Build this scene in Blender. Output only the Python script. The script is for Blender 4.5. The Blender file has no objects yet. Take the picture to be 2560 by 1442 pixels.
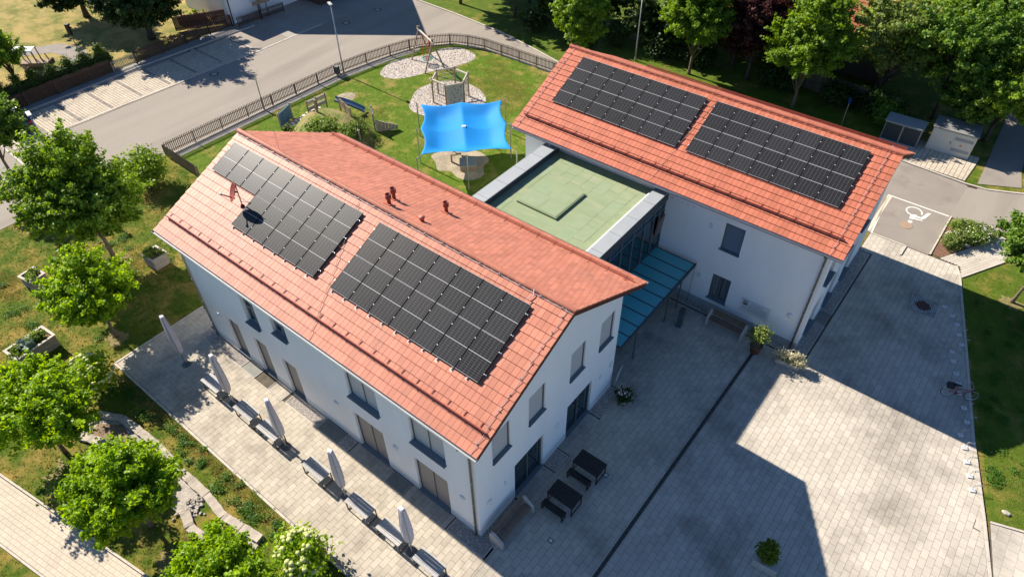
import bpy, math, random
import numpy as np
from mathutils import Vector, Matrix
random.seed(7); RNG = np.random.default_rng(11)
R = math.radians
S = bpy.context.scene
COL = S.collection

# ------------------------------------------------------------ camera, sky, sun
cam_d = bpy.data.cameras.new('camera'); cam = bpy.data.objects.new('camera', cam_d); COL.objects.link(cam)
cam.location = (9.833, -9.842, 28.059)
cam.rotation_euler = (R(45.98), R(0.54), R(38.39))
cam_d.sensor_width = 36.0; cam_d.lens = 36.0 * 1719.1 / 2560.0
cam_d.clip_start = 0.5; cam_d.clip_end = 3000
S.camera = cam
SUN_EL = R(37.2); SUN_K = 1 / math.tan(SUN_EL)
sdir = Vector((-1.0, 0.012, math.tan(SUN_EL))).normalized()      # towards the sun
w = bpy.data.worlds.new('World'); S.world = w; w.use_nodes = True
wn = w.node_tree.nodes; wl = w.node_tree.links
bg = wn['Background']; sky = wn.new('ShaderNodeTexSky'); sky.sky_type = 'NISHITA'
sky.sun_disc = False; sky.sun_elevation = SUN_EL
sky.sun_rotation = math.atan2(sdir.x, sdir.y)
sky.altitude = 500; sky.air_density = 1.0; sky.dust_density = 0.2; sky.ozone_density = 8.0
wl.new(sky.outputs[0], bg.inputs[0]); bg.inputs[1].default_value = 0.072
sun_d = bpy.data.lights.new('sun', 'SUN'); sun = bpy.data.objects.new('sun', sun_d); COL.objects.link(sun)
sun_d.energy = 5.0; sun_d.angle = R(0.53); sun_d.color = (1.0, 0.92, 0.80)
sun.rotation_euler = sdir.to_track_quat('Z', 'Y').to_euler(); sun.location = (-40, 0, 60)
S.view_settings.view_transform = 'Standard'; S.view_settings.look = 'None'
S.view_settings.exposure = 1.05; S.view_settings.gamma = 1.0
S.render.engine = 'CYCLES'

# ------------------------------------------------------------ materials
MATS = {}
def srgb(r, g, b):
    f = lambda c: (c / 255 / 12.92) if c / 255 <= .04045 else ((c / 255 + .055) / 1.055) ** 2.4
    return (f(r), f(g), f(b))
def mat(name, c, c2=None, sc=3.0, rough=0.75, bump=0.0, bsc=40.0, metal=0.0, spec=0.35, world=False,
        rnd=0.0, c3=None, sc3=0.6, t3=(0.5, 0.65), detail=4.0, stretch=None, nrough=0.5):
    if name in MATS: return MATS[name]
    m = bpy.data.materials.new(name); m.use_nodes = True; MATS[name] = m
    N = m.node_tree.nodes; L = m.node_tree.links; b = N['Principled BSDF']
    b.inputs['Roughness'].default_value = rough; b.inputs['Metallic'].default_value = metal
    b.inputs['Specular IOR Level'].default_value = spec
    if world: co = N.new('ShaderNodeNewGeometry').outputs['Position']
    else: co = N.new('ShaderNodeTexCoord').outputs['Object']
    if stretch:
        mp = N.new('ShaderNodeMapping'); mp.inputs['Scale'].default_value = stretch
        L.new(co, mp.inputs[0]); co = mp.outputs[0]
    def noise(s, d=detail):
        n = N.new('ShaderNodeTexNoise'); n.inputs['Scale'].default_value = s; n.inputs['Detail'].default_value = d; n.inputs['Roughness'].default_value = nrough
        L.new(co, n.inputs['Vector']); return n.outputs['Fac']
    def ramp(src, a, z):
        r = N.new('ShaderNodeMapRange'); r.inputs[1].default_value = a; r.inputs[2].default_value = z
        L.new(src, r.inputs[0]); return r.outputs[0]
    def mix(fac, a, bb):
        x = N.new('ShaderNodeMix'); x.data_type = 'RGBA'; L.new(fac, x.inputs[0])
        for i, q in ((6, a), (7, bb)):
            if isinstance(q, tuple): x.inputs[i].default_value = (*q[:3], 1)
            else: L.new(q, x.inputs[i])
        return x.outputs[2]
    col = None
    if c2: col = mix(ramp(noise(sc), .33, .67), c, c2)
    if c3: col = mix(ramp(noise(sc3, 5), *t3), col or c, c3)
    if rnd:
        oi = N.new('ShaderNodeObjectInfo'); at = N.new('ShaderNodeAttribute'); at.attribute_name = 'rnd'
        ad = N.new('ShaderNodeMath'); ad.operation = 'ADD'; L.new(oi.outputs['Random'], ad.inputs[0]); L.new(at.outputs['Fac'], ad.inputs[1])
        fr = N.new('ShaderNodeMath'); fr.operation = 'FRACT'; L.new(ad.outputs[0], fr.inputs[0])
        mr = N.new('ShaderNodeMapRange'); mr.inputs[3].default_value = 1 - rnd; mr.inputs[4].default_value = 1 + rnd
        L.new(fr.outputs[0], mr.inputs[0])
        hs = N.new('ShaderNodeHueSaturation'); L.new(mr.outputs[0], hs.inputs['Value'])
        if col is None: hs.inputs['Color'].default_value = (*c, 1)
        else: L.new(col, hs.inputs['Color'])
        col = hs.outputs[0]
    if col is None: b.inputs['Base Color'].default_value = (*c, 1)
    else: L.new(col, b.inputs['Base Color'])
    if bump:
        bp = N.new('ShaderNodeBump'); bp.inputs['Strength'].default_value = bump; bp.inputs['Distance'].default_value = 0.05
        L.new(noise(bsc, 3), bp.inputs['Height']); L.new(bp.outputs[0], b.inputs['Normal'])
    return m

def leafmat(name, c, c2, trans=0.4, rough=0.5, spec=0.25):
    m = bpy.data.materials.new(name); m.use_nodes = True; MATS[name] = m
    N = m.node_tree.nodes; L = m.node_tree.links; b = N['Principled BSDF']; out = N['Material Output']
    b.inputs['Roughness'].default_value = rough; b.inputs['Specular IOR Level'].default_value = spec
    at = N.new('ShaderNodeAttribute'); at.attribute_name = 'rnd'
    x = N.new('ShaderNodeMix'); x.data_type = 'RGBA'; L.new(at.outputs['Fac'], x.inputs[0])
    x.inputs[6].default_value = (*c, 1); x.inputs[7].default_value = (*c2, 1)
    L.new(x.outputs[2], b.inputs['Base Color'])
    t = N.new('ShaderNodeBsdfTranslucent'); hs = N.new('ShaderNodeHueSaturation')
    hs.inputs['Value'].default_value = 1.35; hs.inputs['Saturation'].default_value = 1.1; hs.inputs['Hue'].default_value = 0.488
    L.new(x.outputs[2], hs.inputs['Color']); L.new(hs.outputs[0], t.inputs[0])
    ms = N.new('ShaderNodeMixShader'); ms.inputs[0].default_value = trans
    L.new(b.outputs[0], ms.inputs[1]); L.new(t.outputs[0], ms.inputs[2]); L.new(ms.outputs[0], out.inputs[0])
    return m

# ------------------------------------------------------------ mesh builder
class MB:
    def __init__(s): s.v = []; s.f = []; s.m = []; s.r = []
    def quad(s, *p, mi=0, r=0.0):
        n = len(s.v); s.v += [tuple(q) for q in p]; s.f.append(tuple(range(n, n + len(p)))); s.m.append(mi); s.r.append(r)
    poly = quad
    def obox(s, c, ax, ay, az, mi=0, r=0.0, skip=()):
        c, ax, ay, az = map(Vector, (c, ax, ay, az)); n = len(s.v)
        for k in (-1, 1):
            for j in (-1, 1):
                for i in (-1, 1): s.v.append(tuple(c + ax * i + ay * j + az * k))
        F = {'b': (0, 2, 3, 1), 't': (4, 5, 7, 6), 'f': (0, 1, 5, 4), 'k': (2, 6, 7, 3), 'l': (0, 4, 6, 2), 'r': (1, 3, 7, 5)}
        for k, q in F.items():
            if k not in skip: s.f.append(tuple(n + i for i in q)); s.m.append(mi); s.r.append(r)
    def box(s, x0, y0, z0, x1, y1, z1, **k):
        s.obox(((x0 + x1) / 2, (y0 + y1) / 2, (z0 + z1) / 2), ((x1 - x0) / 2, 0, 0), (0, (y1 - y0) / 2, 0), (0, 0, (z1 - z0) / 2), **k)
    def bar(s, p, q, wd, h=None, up=(0, 0, 1), **k):
        p, q = Vector(p), Vector(q); d = (q - p); l = d.length; d.normalize(); u = Vector(up)
        if abs(d.dot(u)) > .98: u = Vector((1, 0, 0))
        sd = d.cross(u).normalized(); u = sd.cross(d)
        s.obox((p + q) / 2, d * l / 2, sd * wd / 2, u * (h or wd) / 2, **k)
    def tube(s, pts, r, n=8, cap=True, mi=0, closed=False):
        pts = [Vector(p) for p in pts]; rs = r if isinstance(r, (list, tuple)) else [r] * len(pts); base = len(s.v); K = len(pts)
        pu = None
        for i, p in enumerate(pts):
            a = pts[i - 1] if (i or closed) else p; b = pts[(i + 1) % K] if (i < K - 1 or closed) else p
            d = (b - a).normalized()
            if pu is None: u = d.orthogonal().normalized()
            else:
                u = pu - d * pu.dot(d); u = u.normalized() if u.length > 1e-5 else d.orthogonal().normalized()
            pu = u; vv = d.cross(u)
            for j in range(n):
                t = 2 * math.pi * j / n; s.v.append(tuple(p + (u * math.cos(t) + vv * math.sin(t)) * rs[i]))
        for i in range(K if closed else K - 1):
            i2 = (i + 1) % K
            for j in range(n):
                s.f.append((base + i * n + j, base + i * n + (j + 1) % n, base + i2 * n + (j + 1) % n, base + i2 * n + j)); s.m.append(mi); s.r.append(0)
        if cap and not closed:
            s.f.append(tuple(base + j for j in range(n))[::-1]); s.f.append(tuple(base + (K - 1) * n + j for j in range(n))); s.m += [mi, mi]; s.r += [0, 0]
    def lathe(s, prof, n=16, c=(0, 0, 0), mi=0):
        base = len(s.v); K = len(prof)
        for r, z in prof:
            for j in range(n):
                t = 2 * math.pi * j / n; s.v.append((c[0] + r * math.cos(t), c[1] + r * math.sin(t), c[2] + z))
        for i in range(K - 1):
            for j in range(n):
                s.f.append((base + i * n + j, base + i * n + (j + 1) % n, base + (i + 1) * n + (j + 1) % n, base + (i + 1) * n + j)); s.m.append(mi); s.r.append(0)
        s.f.append(tuple(base + j for j in range(n))[::-1]); s.f.append(tuple(base + (K - 1) * n + j for j in range(n))); s.m += [mi, mi]; s.r += [0, 0]
    def prism(s, poly, z0, z1, mi=0, r=0.0, bottom=False):
        a = sum(poly[i][0] * poly[(i + 1) % len(poly)][1] - poly[(i + 1) % len(poly)][0] * poly[i][1] for i in range(len(poly)))
        if a < 0: poly = poly[::-1]
        n = len(s.v); K = len(poly)
        s.v += [(p[0], p[1], z0) for p in poly] + [(p[0], p[1], z1) for p in poly]
        s.f.append(tuple(n + K + i for i in range(K))); s.m.append(mi); s.r.append(r)
        if bottom: s.f.append(tuple(n + i for i in range(K))[::-1]); s.m.append(mi); s.r.append(r)
        for i in range(K): s.f.append((n + i, n + (i + 1) % K, n + K + (i + 1) % K, n + K + i)); s.m.append(mi); s.r.append(r)
    def ball(s, c, rx, ry=None, rz=None, n=10, k=6, mi=0):
        ry = ry or rx; rz = rz or rx
        prof = [(math.sin(math.pi * i / k), -math.cos(math.pi * i / k)) for i in range(1, k)]
        base = len(s.v)
        for pr, pz in prof:
            for j in range(n):
                t = 2 * math.pi * j / n; s.v.append((c[0] + rx * pr * math.cos(t), c[1] + ry * pr * math.sin(t), c[2] + rz * pz))
        for i in range(len(prof) - 1):
            for j in range(n):
                s.f.append((base + i * n + j, base + i * n + (j + 1) % n, base + (i + 1) * n + (j + 1) % n, base + (i + 1) * n + j)); s.m.append(mi); s.r.append(0)
        s.f.append(tuple(base + j for j in range(n))[::-1]); s.f.append(tuple(base + (len(prof) - 1) * n + j for j in range(n))); s.m += [mi, mi]; s.r += [0, 0]
    def mesh(s, name, mats, smooth=False):
        me = bpy.data.meshes.new(name); me.from_pydata(s.v, [], s.f)
        for m in (mats if isinstance(mats, (list, tuple)) else [mats]): me.materials.append(m)
        if any(s.m): me.polygons.foreach_set('material_index', s.m)
        if any(s.r):
            a = me.attributes.new('rnd', 'FLOAT', 'FACE'); a.data.foreach_set('value', s.r)
        if smooth:
            import bmesh
            bm = bmesh.new(); bm.from_mesh(me); bmesh.ops.remove_doubles(bm, verts=bm.verts, dist=1e-4); bm.to_mesh(me); bm.free()
            me.polygons.foreach_set('use_smooth', [True] * len(me.polygons))
        me.update(); return me
    def build(s, name, mats, parent=None, smooth=False, loc=None, rot=None):
        return link(name, s.mesh(name, mats, smooth), parent, loc, rot)

def link(name, me, parent=None, loc=None, rot=None):
    o = bpy.data.objects.new(name, me); COL.objects.link(o)
    if parent: o.parent = parent
    if loc is not None: o.location = loc
    if rot is not None: o.rotation_euler = rot
    return o
def tag(o, label=None, cat=None, group=None, kind=None):
    for k, q in (('label', label), ('category', cat), ('group', group), ('kind', kind)):
        if q: o[k] = q
    return o
def thing(name, label, cat, loc=(0, 0, 0), rz=0.0, group=None):
    o = bpy.data.objects.new(name, None); o.empty_display_size = .2; COL.objects.link(o)
    o.location = loc; o.rotation_euler = (0, 0, rz); return tag(o, label, cat, group)
def dup(o, parent=None, loc=None, rz=None, label=None, scale=None):
    c = o.copy(); COL.objects.link(c); c.parent = parent
    if loc is not None: c.location = loc
    if rz is not None: c.rotation_euler = (0, 0, rz)
    if scale is not None: c.scale = scale if isinstance(scale, tuple) else (scale,) * 3
    if label: c['label'] = label
    for ch in list(o.children): dup(ch, c)
    return c
def struct(name, mb, m, parent=None, **k):
    o = mb.build(name, m, parent, **k)
    if parent is None: o['kind'] = 'structure'
    return o
def sheet(name, poly, z, m, parent=None):
    b = MB(); b.poly(*[(p[0], p[1], z) for p in ccw(poly)]); return struct(name, b, m, parent)
def ccw(poly):
    a = sum(poly[i][0] * poly[(i + 1) % len(poly)][1] - poly[(i + 1) % len(poly)][0] * poly[i][1] for i in range(len(poly)))
    return poly if a > 0 else poly[::-1]
def clip(poly, region):
    region = ccw(region)
    for i in range(len(region)):
        a, b = region[i], region[(i + 1) % len(region)]; out = []
        sd = lambda p: (b[0] - a[0]) * (p[1] - a[1]) - (b[1] - a[1]) * (p[0] - a[0])
        for j in range(len(poly)):
            p, q = poly[j], poly[(j + 1) % len(poly)]; sp, sq = sd(p), sd(q)
            if sp >= 0: out.append(p)
            if sp * sq < 0: t = sp / (sp - sq); out.append((p[0] + t * (q[0] - p[0]), p[1] + t * (q[1] - p[1])))
        poly = out
        if len(poly) < 3: return []
    return poly
def area(poly): return abs(sum(poly[i][0] * poly[(i + 1) % len(poly)][1] - poly[(i + 1) % len(poly)][0] * poly[i][1] for i in range(len(poly)))) / 2
CI = (Matrix.Translation(cam.location) @ cam.rotation_euler.to_matrix().to_4x4()).inverted()
def seen(p):      # size of a metre at p if p lies in the picture, else 0 (only used to pick which pieces become parts)
    q = CI @ Vector(p)
    if q.z > -1: return 0
    u, v_ = 1719.1 * q.x / -q.z, 1719.1 * q.y / -q.z
    return 1719.1 / -q.z if abs(u) < 1280 and abs(v_) < 721 else 0
def inpoly(x, y, poly):
    c = False; n = len(poly)
    for i in range(n):
        (x1, y1), (x2, y2) = poly[i], poly[(i + 1) % n]
        if (y1 > y) != (y2 > y) and x < (x2 - x1) * (y - y1) / (y2 - y1) + x1: c = not c
    return c
# ------------------------------------------------------------ palette
def grass(name, green, deep, dry, amt):
    return mat(name, deep, green, sc=1.1, rough=.9, bump=.9, bsc=26, spec=.1, world=True, c3=dry, sc3=.55, t3=amt, detail=9, nrough=.68)
G_GARDEN = grass('garden_grass', (.105, .150, .014), (.060, .100, .010), (.30, .205, .055), (.44, .66))
G_PLAY = grass('playground_grass', (.120, .185, .016), (.078, .130, .012), (.34, .23, .08), (.50, .74))
G_DRY = grass('dry_grass', (.13, .165, .025), (.16, .155, .04), (.36, .27, .095), (.38, .58))
G_SIDE = grass('side_grass', (.095, .150, .014), (.075, .110, .012), (.26, .185, .05), (.52, .76))
ASPH = mat('asphalt', (.262, .228, .190), (.295, .258, .216), sc=.5, rough=.9, bump=.25, bsc=90, spec=.2, world=True, c3=(.225, .195, .162), sc3=.45, t3=(.52, .72), stretch=(1.0, .12, 1))
ASPH2 = mat('parking_asphalt', (.235, .205, .175), (.27, .235, .2), sc=.5, rough=.9, bump=.2, bsc=90, spec=.2, world=True, c3=(.185, .16, .135), sc3=.7, t3=(.55, .8))
PATHASPH = mat('path_asphalt', (.22, .195, .17), (.27, .235, .205), sc=1.2, rough=.9, bump=.2, bsc=60, spec=.2, world=True)
PAVER = mat('concrete_paver', (.50, .447, .37), (.44, .392, .322), sc=.4, rough=.85, bump=.12, bsc=60, spec=.2, world=True, rnd=.085, c3=(.245, .213, .178), sc3=.27, t3=(.47, .72), detail=8, nrough=.62)
PAVER_T = mat('terrace_paver', (.455, .398, .318), (.40, .35, .28), sc=1.4, rough=.85, bump=.12, bsc=60, spec=.2, world=True, rnd=.10, c3=(.28, .242, .195), sc3=.7, t3=(.48, .78), detail=8, nrough=.62)
PAVER_P = mat('path_paver', (.52, .44, .34), (.47, .395, .31), sc=.8, rough=.85, bump=.1, bsc=60, spec=.2, world=True, rnd=.05)
JOINT = mat('paver_joint', (.075, .062, .046), (.12, .10, .072), sc=3, rough=.95, world=True)
KERB = mat('concrete_kerb', (.52, .46, .39), (.42, .37, .315), sc=2.5, rough=.85, bump=.2, bsc=30, world=True)
GRAVEL = mat('river_gravel', (.40, .355, .31), (.20, .18, .165), sc=17, rough=.85, bump=1.0, bsc=30, world=True, detail=2)
PEBBLE = mat('pebble', (.46, .41, .36), None, rough=.8, rnd=.45)
PLAYGRAVEL = mat('play_gravel', (.54, .47, .40), (.40, .35, .30), sc=9, rough=.9, bump=1.0, bsc=14, world=True, detail=2)
SAND = mat('sand', (.46, .37, .255), (.34, .275, .195), sc=1.3, rough=.95, bump=.9, bsc=7, world=True, c3=(.20, .175, .125), sc3=.8, t3=(.36, .72), nrough=.65)
SANDGREY = mat('grey_sand', (.40, .355, .30), (.31, .275, .235), sc=3, rough=.95, bump=.9, bsc=10, world=True)
SOIL = mat('soil', (.17, .115, .07), (.26, .18, .11), sc=2.2, rough=.95, bump=.8, bsc=16, world=True)
BARK_MULCH = mat('bark_mulch', (.22, .12, .075), (.13, .07, .045), sc=12, rough=.95, bump=1, bsc=22, world=True)
PAINT = mat('road_paint', (.78, .74, .66), (.66, .62, .55), sc=4, rough=.7, world=True)
TAN = mat('tan_manhole', (.36, .25, .17), (.30, .21, .15), sc=8, rough=.85, bump=.4, bsc=60)
IRON = mat('cast_iron', (.045, .042, .04), (.07, .065, .06), sc=10, rough=.6, metal=.3, bump=.3, bsc=40)
RUST = mat('rusty_iron', (.10, .035, .025), (.075, .03, .022), sc=8, rough=.7)
STONE = mat('field_stone', (.36, .32, .275), (.25, .225, .195), sc=6, rough=.85, bump=.4, bsc=20, rnd=.25)
WHITE = mat('white_render', (.83, .83, .82), (.80, .80, .79), sc=.7, rough=.9, bump=.05, bsc=120, spec=.2, world=True, c3=(.775, .775, .765), sc3=.9, t3=(.50, .85), stretch=(1.6, 1.6, .28), nrough=.6)
PLINTH = mat('grey_plinth', (.36, .375, .385), (.33, .345, .355), sc=1.5, rough=.9, world=True)
TILE = mat('clay_tile', (.48, .185, .118), (.43, .160, .102), sc=1.1, rough=.5, bump=.06, bsc=30, spec=.18, world=True, rnd=.12, c3=(.375, .165, .112), sc3=.5, t3=(.55, .80), nrough=.62)
TILE_B = mat('fresh_clay_tile', (.48, .158, .095), (.43, .138, .082), sc=1.1, rough=.5, bump=.06, bsc=30, spec=.2, world=True, rnd=.11, c3=(.38, .135, .085), sc3=.5, t3=(.56, .82), nrough=.62)
UNDER = mat('roof_underlay', (.10, .028, .016), None, rough=.9)
REDMETAL = mat('red_coated_metal', (.24, .045, .03), (.20, .04, .026), sc=3, rough=.5)
REDLIGHT = mat('salmon_coated_metal', (.50, .16, .10), (.46, .145, .09), sc=3, rough=.5)
ZINC = mat('zinc_sheet', (.36, .38, .40), (.31, .33, .35), sc=2, rough=.42, metal=.55, spec=.5)
COPING = mat('coping_sheet', (.34, .355, .36), (.31, .325, .33), sc=1.2, rough=.6, metal=.2)
GREENROOF = mat('green_felt', (.255, .30, .175), (.225, .27, .155), sc=.9, rough=.95, bump=.12, bsc=50, spec=.1, world=True, c3=(.33, .33, .22), sc3=.5, t3=(.55, .8), stretch=(.7, 2.5, 1))
GREENFELT = mat('green_felt_patch', (.225, .285, .17), (.26, .305, .185), sc=2.2, rough=.95, bump=.1, bsc=50, spec=.1, world=True)
DARKMETAL = mat('dark_metal', (.055, .062, .07), None, rough=.5, spec=.4)
STEEL = mat('galvanised_steel', (.42, .42, .41), (.35, .35, .345), sc=5, rough=.42, metal=.7)
ALU = mat('aluminium', (.75, .75, .75), None, rough=.35, metal=.8)
BLACK = mat('black_plastic', (.018, .018, .02), None, rough=.5)
SHUTTER = mat('grey_shutter', (.47, .465, .46), None, rough=.6)
SHUTTER2 = mat('taupe_shutter', (.33, .29, .25), (.31, .275, .24), sc=1, rough=.6)
SILL = mat('slate_sill', (.15, .18, .20), None, rough=.5)
FRAME = mat('anthracite_frame', (.11, .115, .12), None, rough=.45)
GREYFRAME = mat('grey_window_frame', (.26, .265, .27), None, rough=.5)
GLASS = mat('dark_glass', (.012, .028, .034), None, rough=.06, spec=.9)
TEAL = mat('teal_panel', (.028, .062, .082), None, rough=.15, spec=.6)
CANOPY = mat('canopy_glass', (.07, .40, .42), (.08, .42, .44), sc=.4, rough=.3, spec=.6)
CURTAIN = mat('curtain', (.18, .20, .21), (.05, .06, .07), sc=6, rough=.9, stretch=(6, 6, .1))
WOOD = mat('weathered_wood', (.31, .225, .15), (.235, .17, .115), sc=4, rough=.85, bump=.3, bsc=30, stretch=(1, 1, .25), rnd=.12)
WOODGREY = mat('grey_wood', (.33, .285, .24), (.25, .215, .18), sc=5, rough=.85, bump=.3, bsc=30, rnd=.12)
FENCEWOOD = mat('picket_wood', (.205, .15, .108), (.15, .112, .082), sc=3, rough=.85, rnd=.15)
DARKFENCE = mat('brown_picket', (.095, .058, .042), (.062, .040, .030), sc=3, rough=.85, rnd=.2)
BENCHWOOD = mat('bench_slat', (.24, .175, .125), (.17, .125, .09), sc=5, rough=.75, rnd=.2)
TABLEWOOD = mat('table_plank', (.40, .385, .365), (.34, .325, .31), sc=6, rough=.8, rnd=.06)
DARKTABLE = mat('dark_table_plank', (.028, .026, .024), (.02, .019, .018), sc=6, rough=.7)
CONC = mat('light_concrete', (.47, .425, .375), (.40, .36, .32), sc=3, rough=.85, bump=.15, bsc=30)
FABRIC = mat('parasol_cover', (.60, .545, .57), (.55, .50, .525), sc=2.5, rough=.9, bump=.2, bsc=6)
SAIL = mat('blue_sailcloth', (.003, .195, .53), (.004, .205, .55), sc=.7, rough=.7, spec=.25)
TERRA = mat('terracotta_pot', (.17, .075, .05), (.13, .058, .042), sc=4, rough=.8)
BARK = mat('bark', (.20, .15, .105), (.12, .09, .062), sc=8, rough=.95, bump=.6, bsc=18)
BARKDARK = mat('dark_bark', (.10, .075, .055), (.06, .045, .033), sc=8, rough=.95, bump=.6, bsc=18)
ROPE = mat('rope', (.42, .40, .34), None, rough=.9)
ROPEGREEN = mat('green_rope', (.10, .36, .30), None, rough=.9)
REDROPE = mat('red_rope', (.62, .07, .03), None, rough=.7)
BLUEPLAY = mat('blue_board', (.07, .16, .27), (.06, .14, .24), sc=2, rough=.6)
GREYPANEL = mat('grey_board', (.31, .32, .32), (.28, .29, .29), sc=2, rough=.7)
L_MAPLE = leafmat('maple_leaf', (0.119, 0.217, 0.020), (0.260, 0.378, 0.038), .45)
L_BRIGHT = leafmat('bright_leaf', (0.162, 0.293, 0.011), (0.340, 0.492, 0.027), .5)
L_YELLOW = leafmat('yellowish_leaf', (0.161, 0.283, 0.023), (0.398, 0.492, 0.066), .45)
L_MID = leafmat('mid_leaf', (0.087, 0.179, 0.023), (0.193, 0.303, 0.041), .4)
L_DARK = leafmat('dark_leaf', (0.022, 0.053, 0.013), (0.050, 0.094, 0.018), .25)
L_OLIVE = leafmat('olive_leaf', (0.104, 0.161, 0.030), (0.255, 0.312, 0.076), .35)
L_PURPLE = leafmat('purple_leaf', (0.044, 0.018, 0.018), (0.119, 0.037, 0.027), .3)
L_CONIFER = leafmat('thuja_leaf', (0.046, 0.093, 0.012), (0.116, 0.163, 0.022), .2)
L_LAV = leafmat('pale_herb', (0.388, 0.403, 0.232), (0.713, 0.620, 0.449), .3)
L_SHRUB = leafmat('shrub_leaf', (0.104, 0.189, 0.023), (0.246, 0.322, 0.056), .35)
BLOOM = mat('hydrangea_bloom', (.52, .58, .17), (.60, .60, .30), sc=14, rough=.9, bump=.8, bsc=60, rnd=.15)
BLOOMW = mat('white_bloom', (.75, .72, .62), None, rough=.9)
BLOOMP = mat('pink_bloom', (.55, .16, .24), None, rough=.9)

# ------------------------------------------------------------ ground sheets
sheet('ground', [(-400, -400), (400, -400), (400, 400), (-400, 400)], -.06, G_GARDEN)
PLAY = [(-37.0, 8.1), (-36.6, 24.7), (-35.8, 29.7), (-35.0, 32.6), (-33.0, 34.9), (-30.2, 35.9), (-12, 35.9), (-11.5, 28), (-11.6, 8.1)]
sheet('playground_lawn', PLAY, -.05, G_PLAY)
sheet('dry_lawn', [(-120, 2), (-53.6, 2), (-53.6, 80), (-120, 80)], -.052, G_DRY)
sheet('roadside_verge', [(-55, 40.6), (-43, 40.6), (-37.4, 40.3), (-31.2, 39.7), (-26.7, 38.8), (-21.8, 37.6), (-14, 36.4), (-12.3, 36.3), (-12.3, 31), (3, 31), (5, 40.6), (5, 130), (-55, 130)], -.049, G_SIDE)
sheet('side_lawn', [(12.0, 29.85), (17.0, 13.95), (40, 21), (40, 50), (13.6, 32.5)], -.047, G_SIDE)
ROAD = [(-53, -60), (-38.2, -60), (-38.2, 7.6), (-37.5, 8.1), (-37.1, 24.7), (-36.4, 29.7), (-35.6, 32.9), (-33.4, 35.4), (-30.3, 36.45), (-14, 36.2), (-14.0, 36.6), (-21.8, 37.6), (-26.7, 38.8), (-31.2, 39.7), (-37.4, 40.3), (-43.1, 40.6), (-55, 60), (-62, 60), (-51.2, 33), (-53, 20)]
sheet('road', ROAD, -.040, ASPH)
sheet('yard_paving', [(-53.2, 26.6), (-46.4, 26.6), (-46.3, 30.0), (-45.2, 41), (-51, 48), (-53.2, 40)], -.032, mat('grey_paving', (.30, .275, .24), (.26, .235, .205), sc=.8, rough=.9, world=True, bump=.3, bsc=12))
sheet('parking_bays', [(-51.9, 1.5), (-47.1, 1.5), (-46.3, 23.0), (-51.2, 23.0)], -.034, mat('parking_joint', (.15, .125, .095), (.19, .16, .12), sc=2, rough=.95, world=True))
sheet('footway', [(-53.3, 1.5), (-52.2, 1.5), (-51.5, 26.6), (-53.3, 26.6)], -.033, mat('footway_paving', (.27, .255, .235), (.24, .225, .205), sc=1, rough=.9, world=True))
sheet('side_footway', [(-56, -3), (-43.2, -3), (-43.2, .2), (-56, .2)], -.033, MATS['footway_paving'])
# grass-joint setts of the parking bays: the largest as parts, the rest as one part
def blocks(parent_name, cells, z0, z1, m, name, limit=300, jig=0.0):
    """cells: list of (poly, is_full, w, l); the 300 showing largest become objects, the rest one joined part."""
    par = bpy.data.objects[parent_name]; full = []; rest = MB()
    for k, (pl, ok, wx, wy) in enumerate(cells):
        cx = sum(p[0] for p in pl) / len(pl); cy = sum(p[1] for p in pl) / len(pl)
        full.append((seen((cx, cy, z1)) if ok else 0, k, cx, cy, pl, ok, wx, wy))
    full.sort(key=lambda t: -t[0]); me = None; cnt = 0
    for s_, k, cx, cy, pl, ok, wx, wy in full:
        if s_ > 0 and cnt < limit:
            if me is None:
                b = MB(); b.box(-wx / 2, -wy / 2, z0, wx / 2, wy / 2, z1, skip=('b',)); me = b.mesh(name, m)
            link(name, me, par, (cx, cy, random.uniform(-jig, jig))); cnt += 1
        else:
            dz = random.uniform(-jig, jig); rest.prism(pl, z0, z1 + dz, r=random.random())
    o = rest.build(name + '_field', m, par); o['kind'] = 'stuff'
def bond(x0, x1, y0, y1, wx, wy, gap, regions, stagger=True, along='y'):
    out = []; i = 0; x = x0
    while x < x1:
        y = y0 - (wy / 2 if (stagger and i % 2) else 0)
        while y < y1:
            r = [(x + gap, y + gap), (x + wx - gap, y + gap), (x + wx - gap, y + wy - gap), (x + gap, y + wy - gap)]
            if along == 'x': r = [(q[1], q[0]) for q in r]
            A0 = area(r)
            for reg in regions:
                c = clip(r, reg)
                if len(c) >= 3:
                    a = area(c)
                    if a > .004:
                        full = a > .999 * A0
                        out.append((c, full, wx - 2 * gap if along == 'y' else wy - 2 * gap, wy - 2 * gap if along == 'y' else wx - 2 * gap))
            y += wy
        x += wx; i += 1
    return out
SETT = mat('parking_sett', (.56, .47, .36), (.50, .42, .32), sc=.8, rough=.9, world=True, rnd=.10, c3=(.33, .29, .235), sc3=.5, t3=(.58, .72))
blocks('parking_bays', bond(-51.9, -46.2, 1.5, 23, .235, .235, .021, [[(-51.85, 1.55), (-47.25, 1.55), (-46.45, 22.9), (-51.15, 22.9)]], False), -.05, -.018, SETT, 'sett')
mk = MB(); mk.box(-.095, -.095, -.05, .095, .095, -.0165, skip=('b',)); mkm = mk.mesh('marker_sett', mat('dark_sett', (.24, .21, .18), None, rough=.9, rnd=.25))
for j in range(1, 8):
    for i in range(19):
        yy = 1.5 + .235 * (int(j * 2.6 / .235) + .5); xx = -51.9 + .235 * (i + .5) + .235
        if inpoly(xx, yy, [(-51.8, 1.5), (-47.3, 1.5), (-46.6, 22.9), (-51.15, 22.9)]): link('marker_sett', mkm, bpy.data.objects['parking_bays'], (xx, yy, 0))
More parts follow.
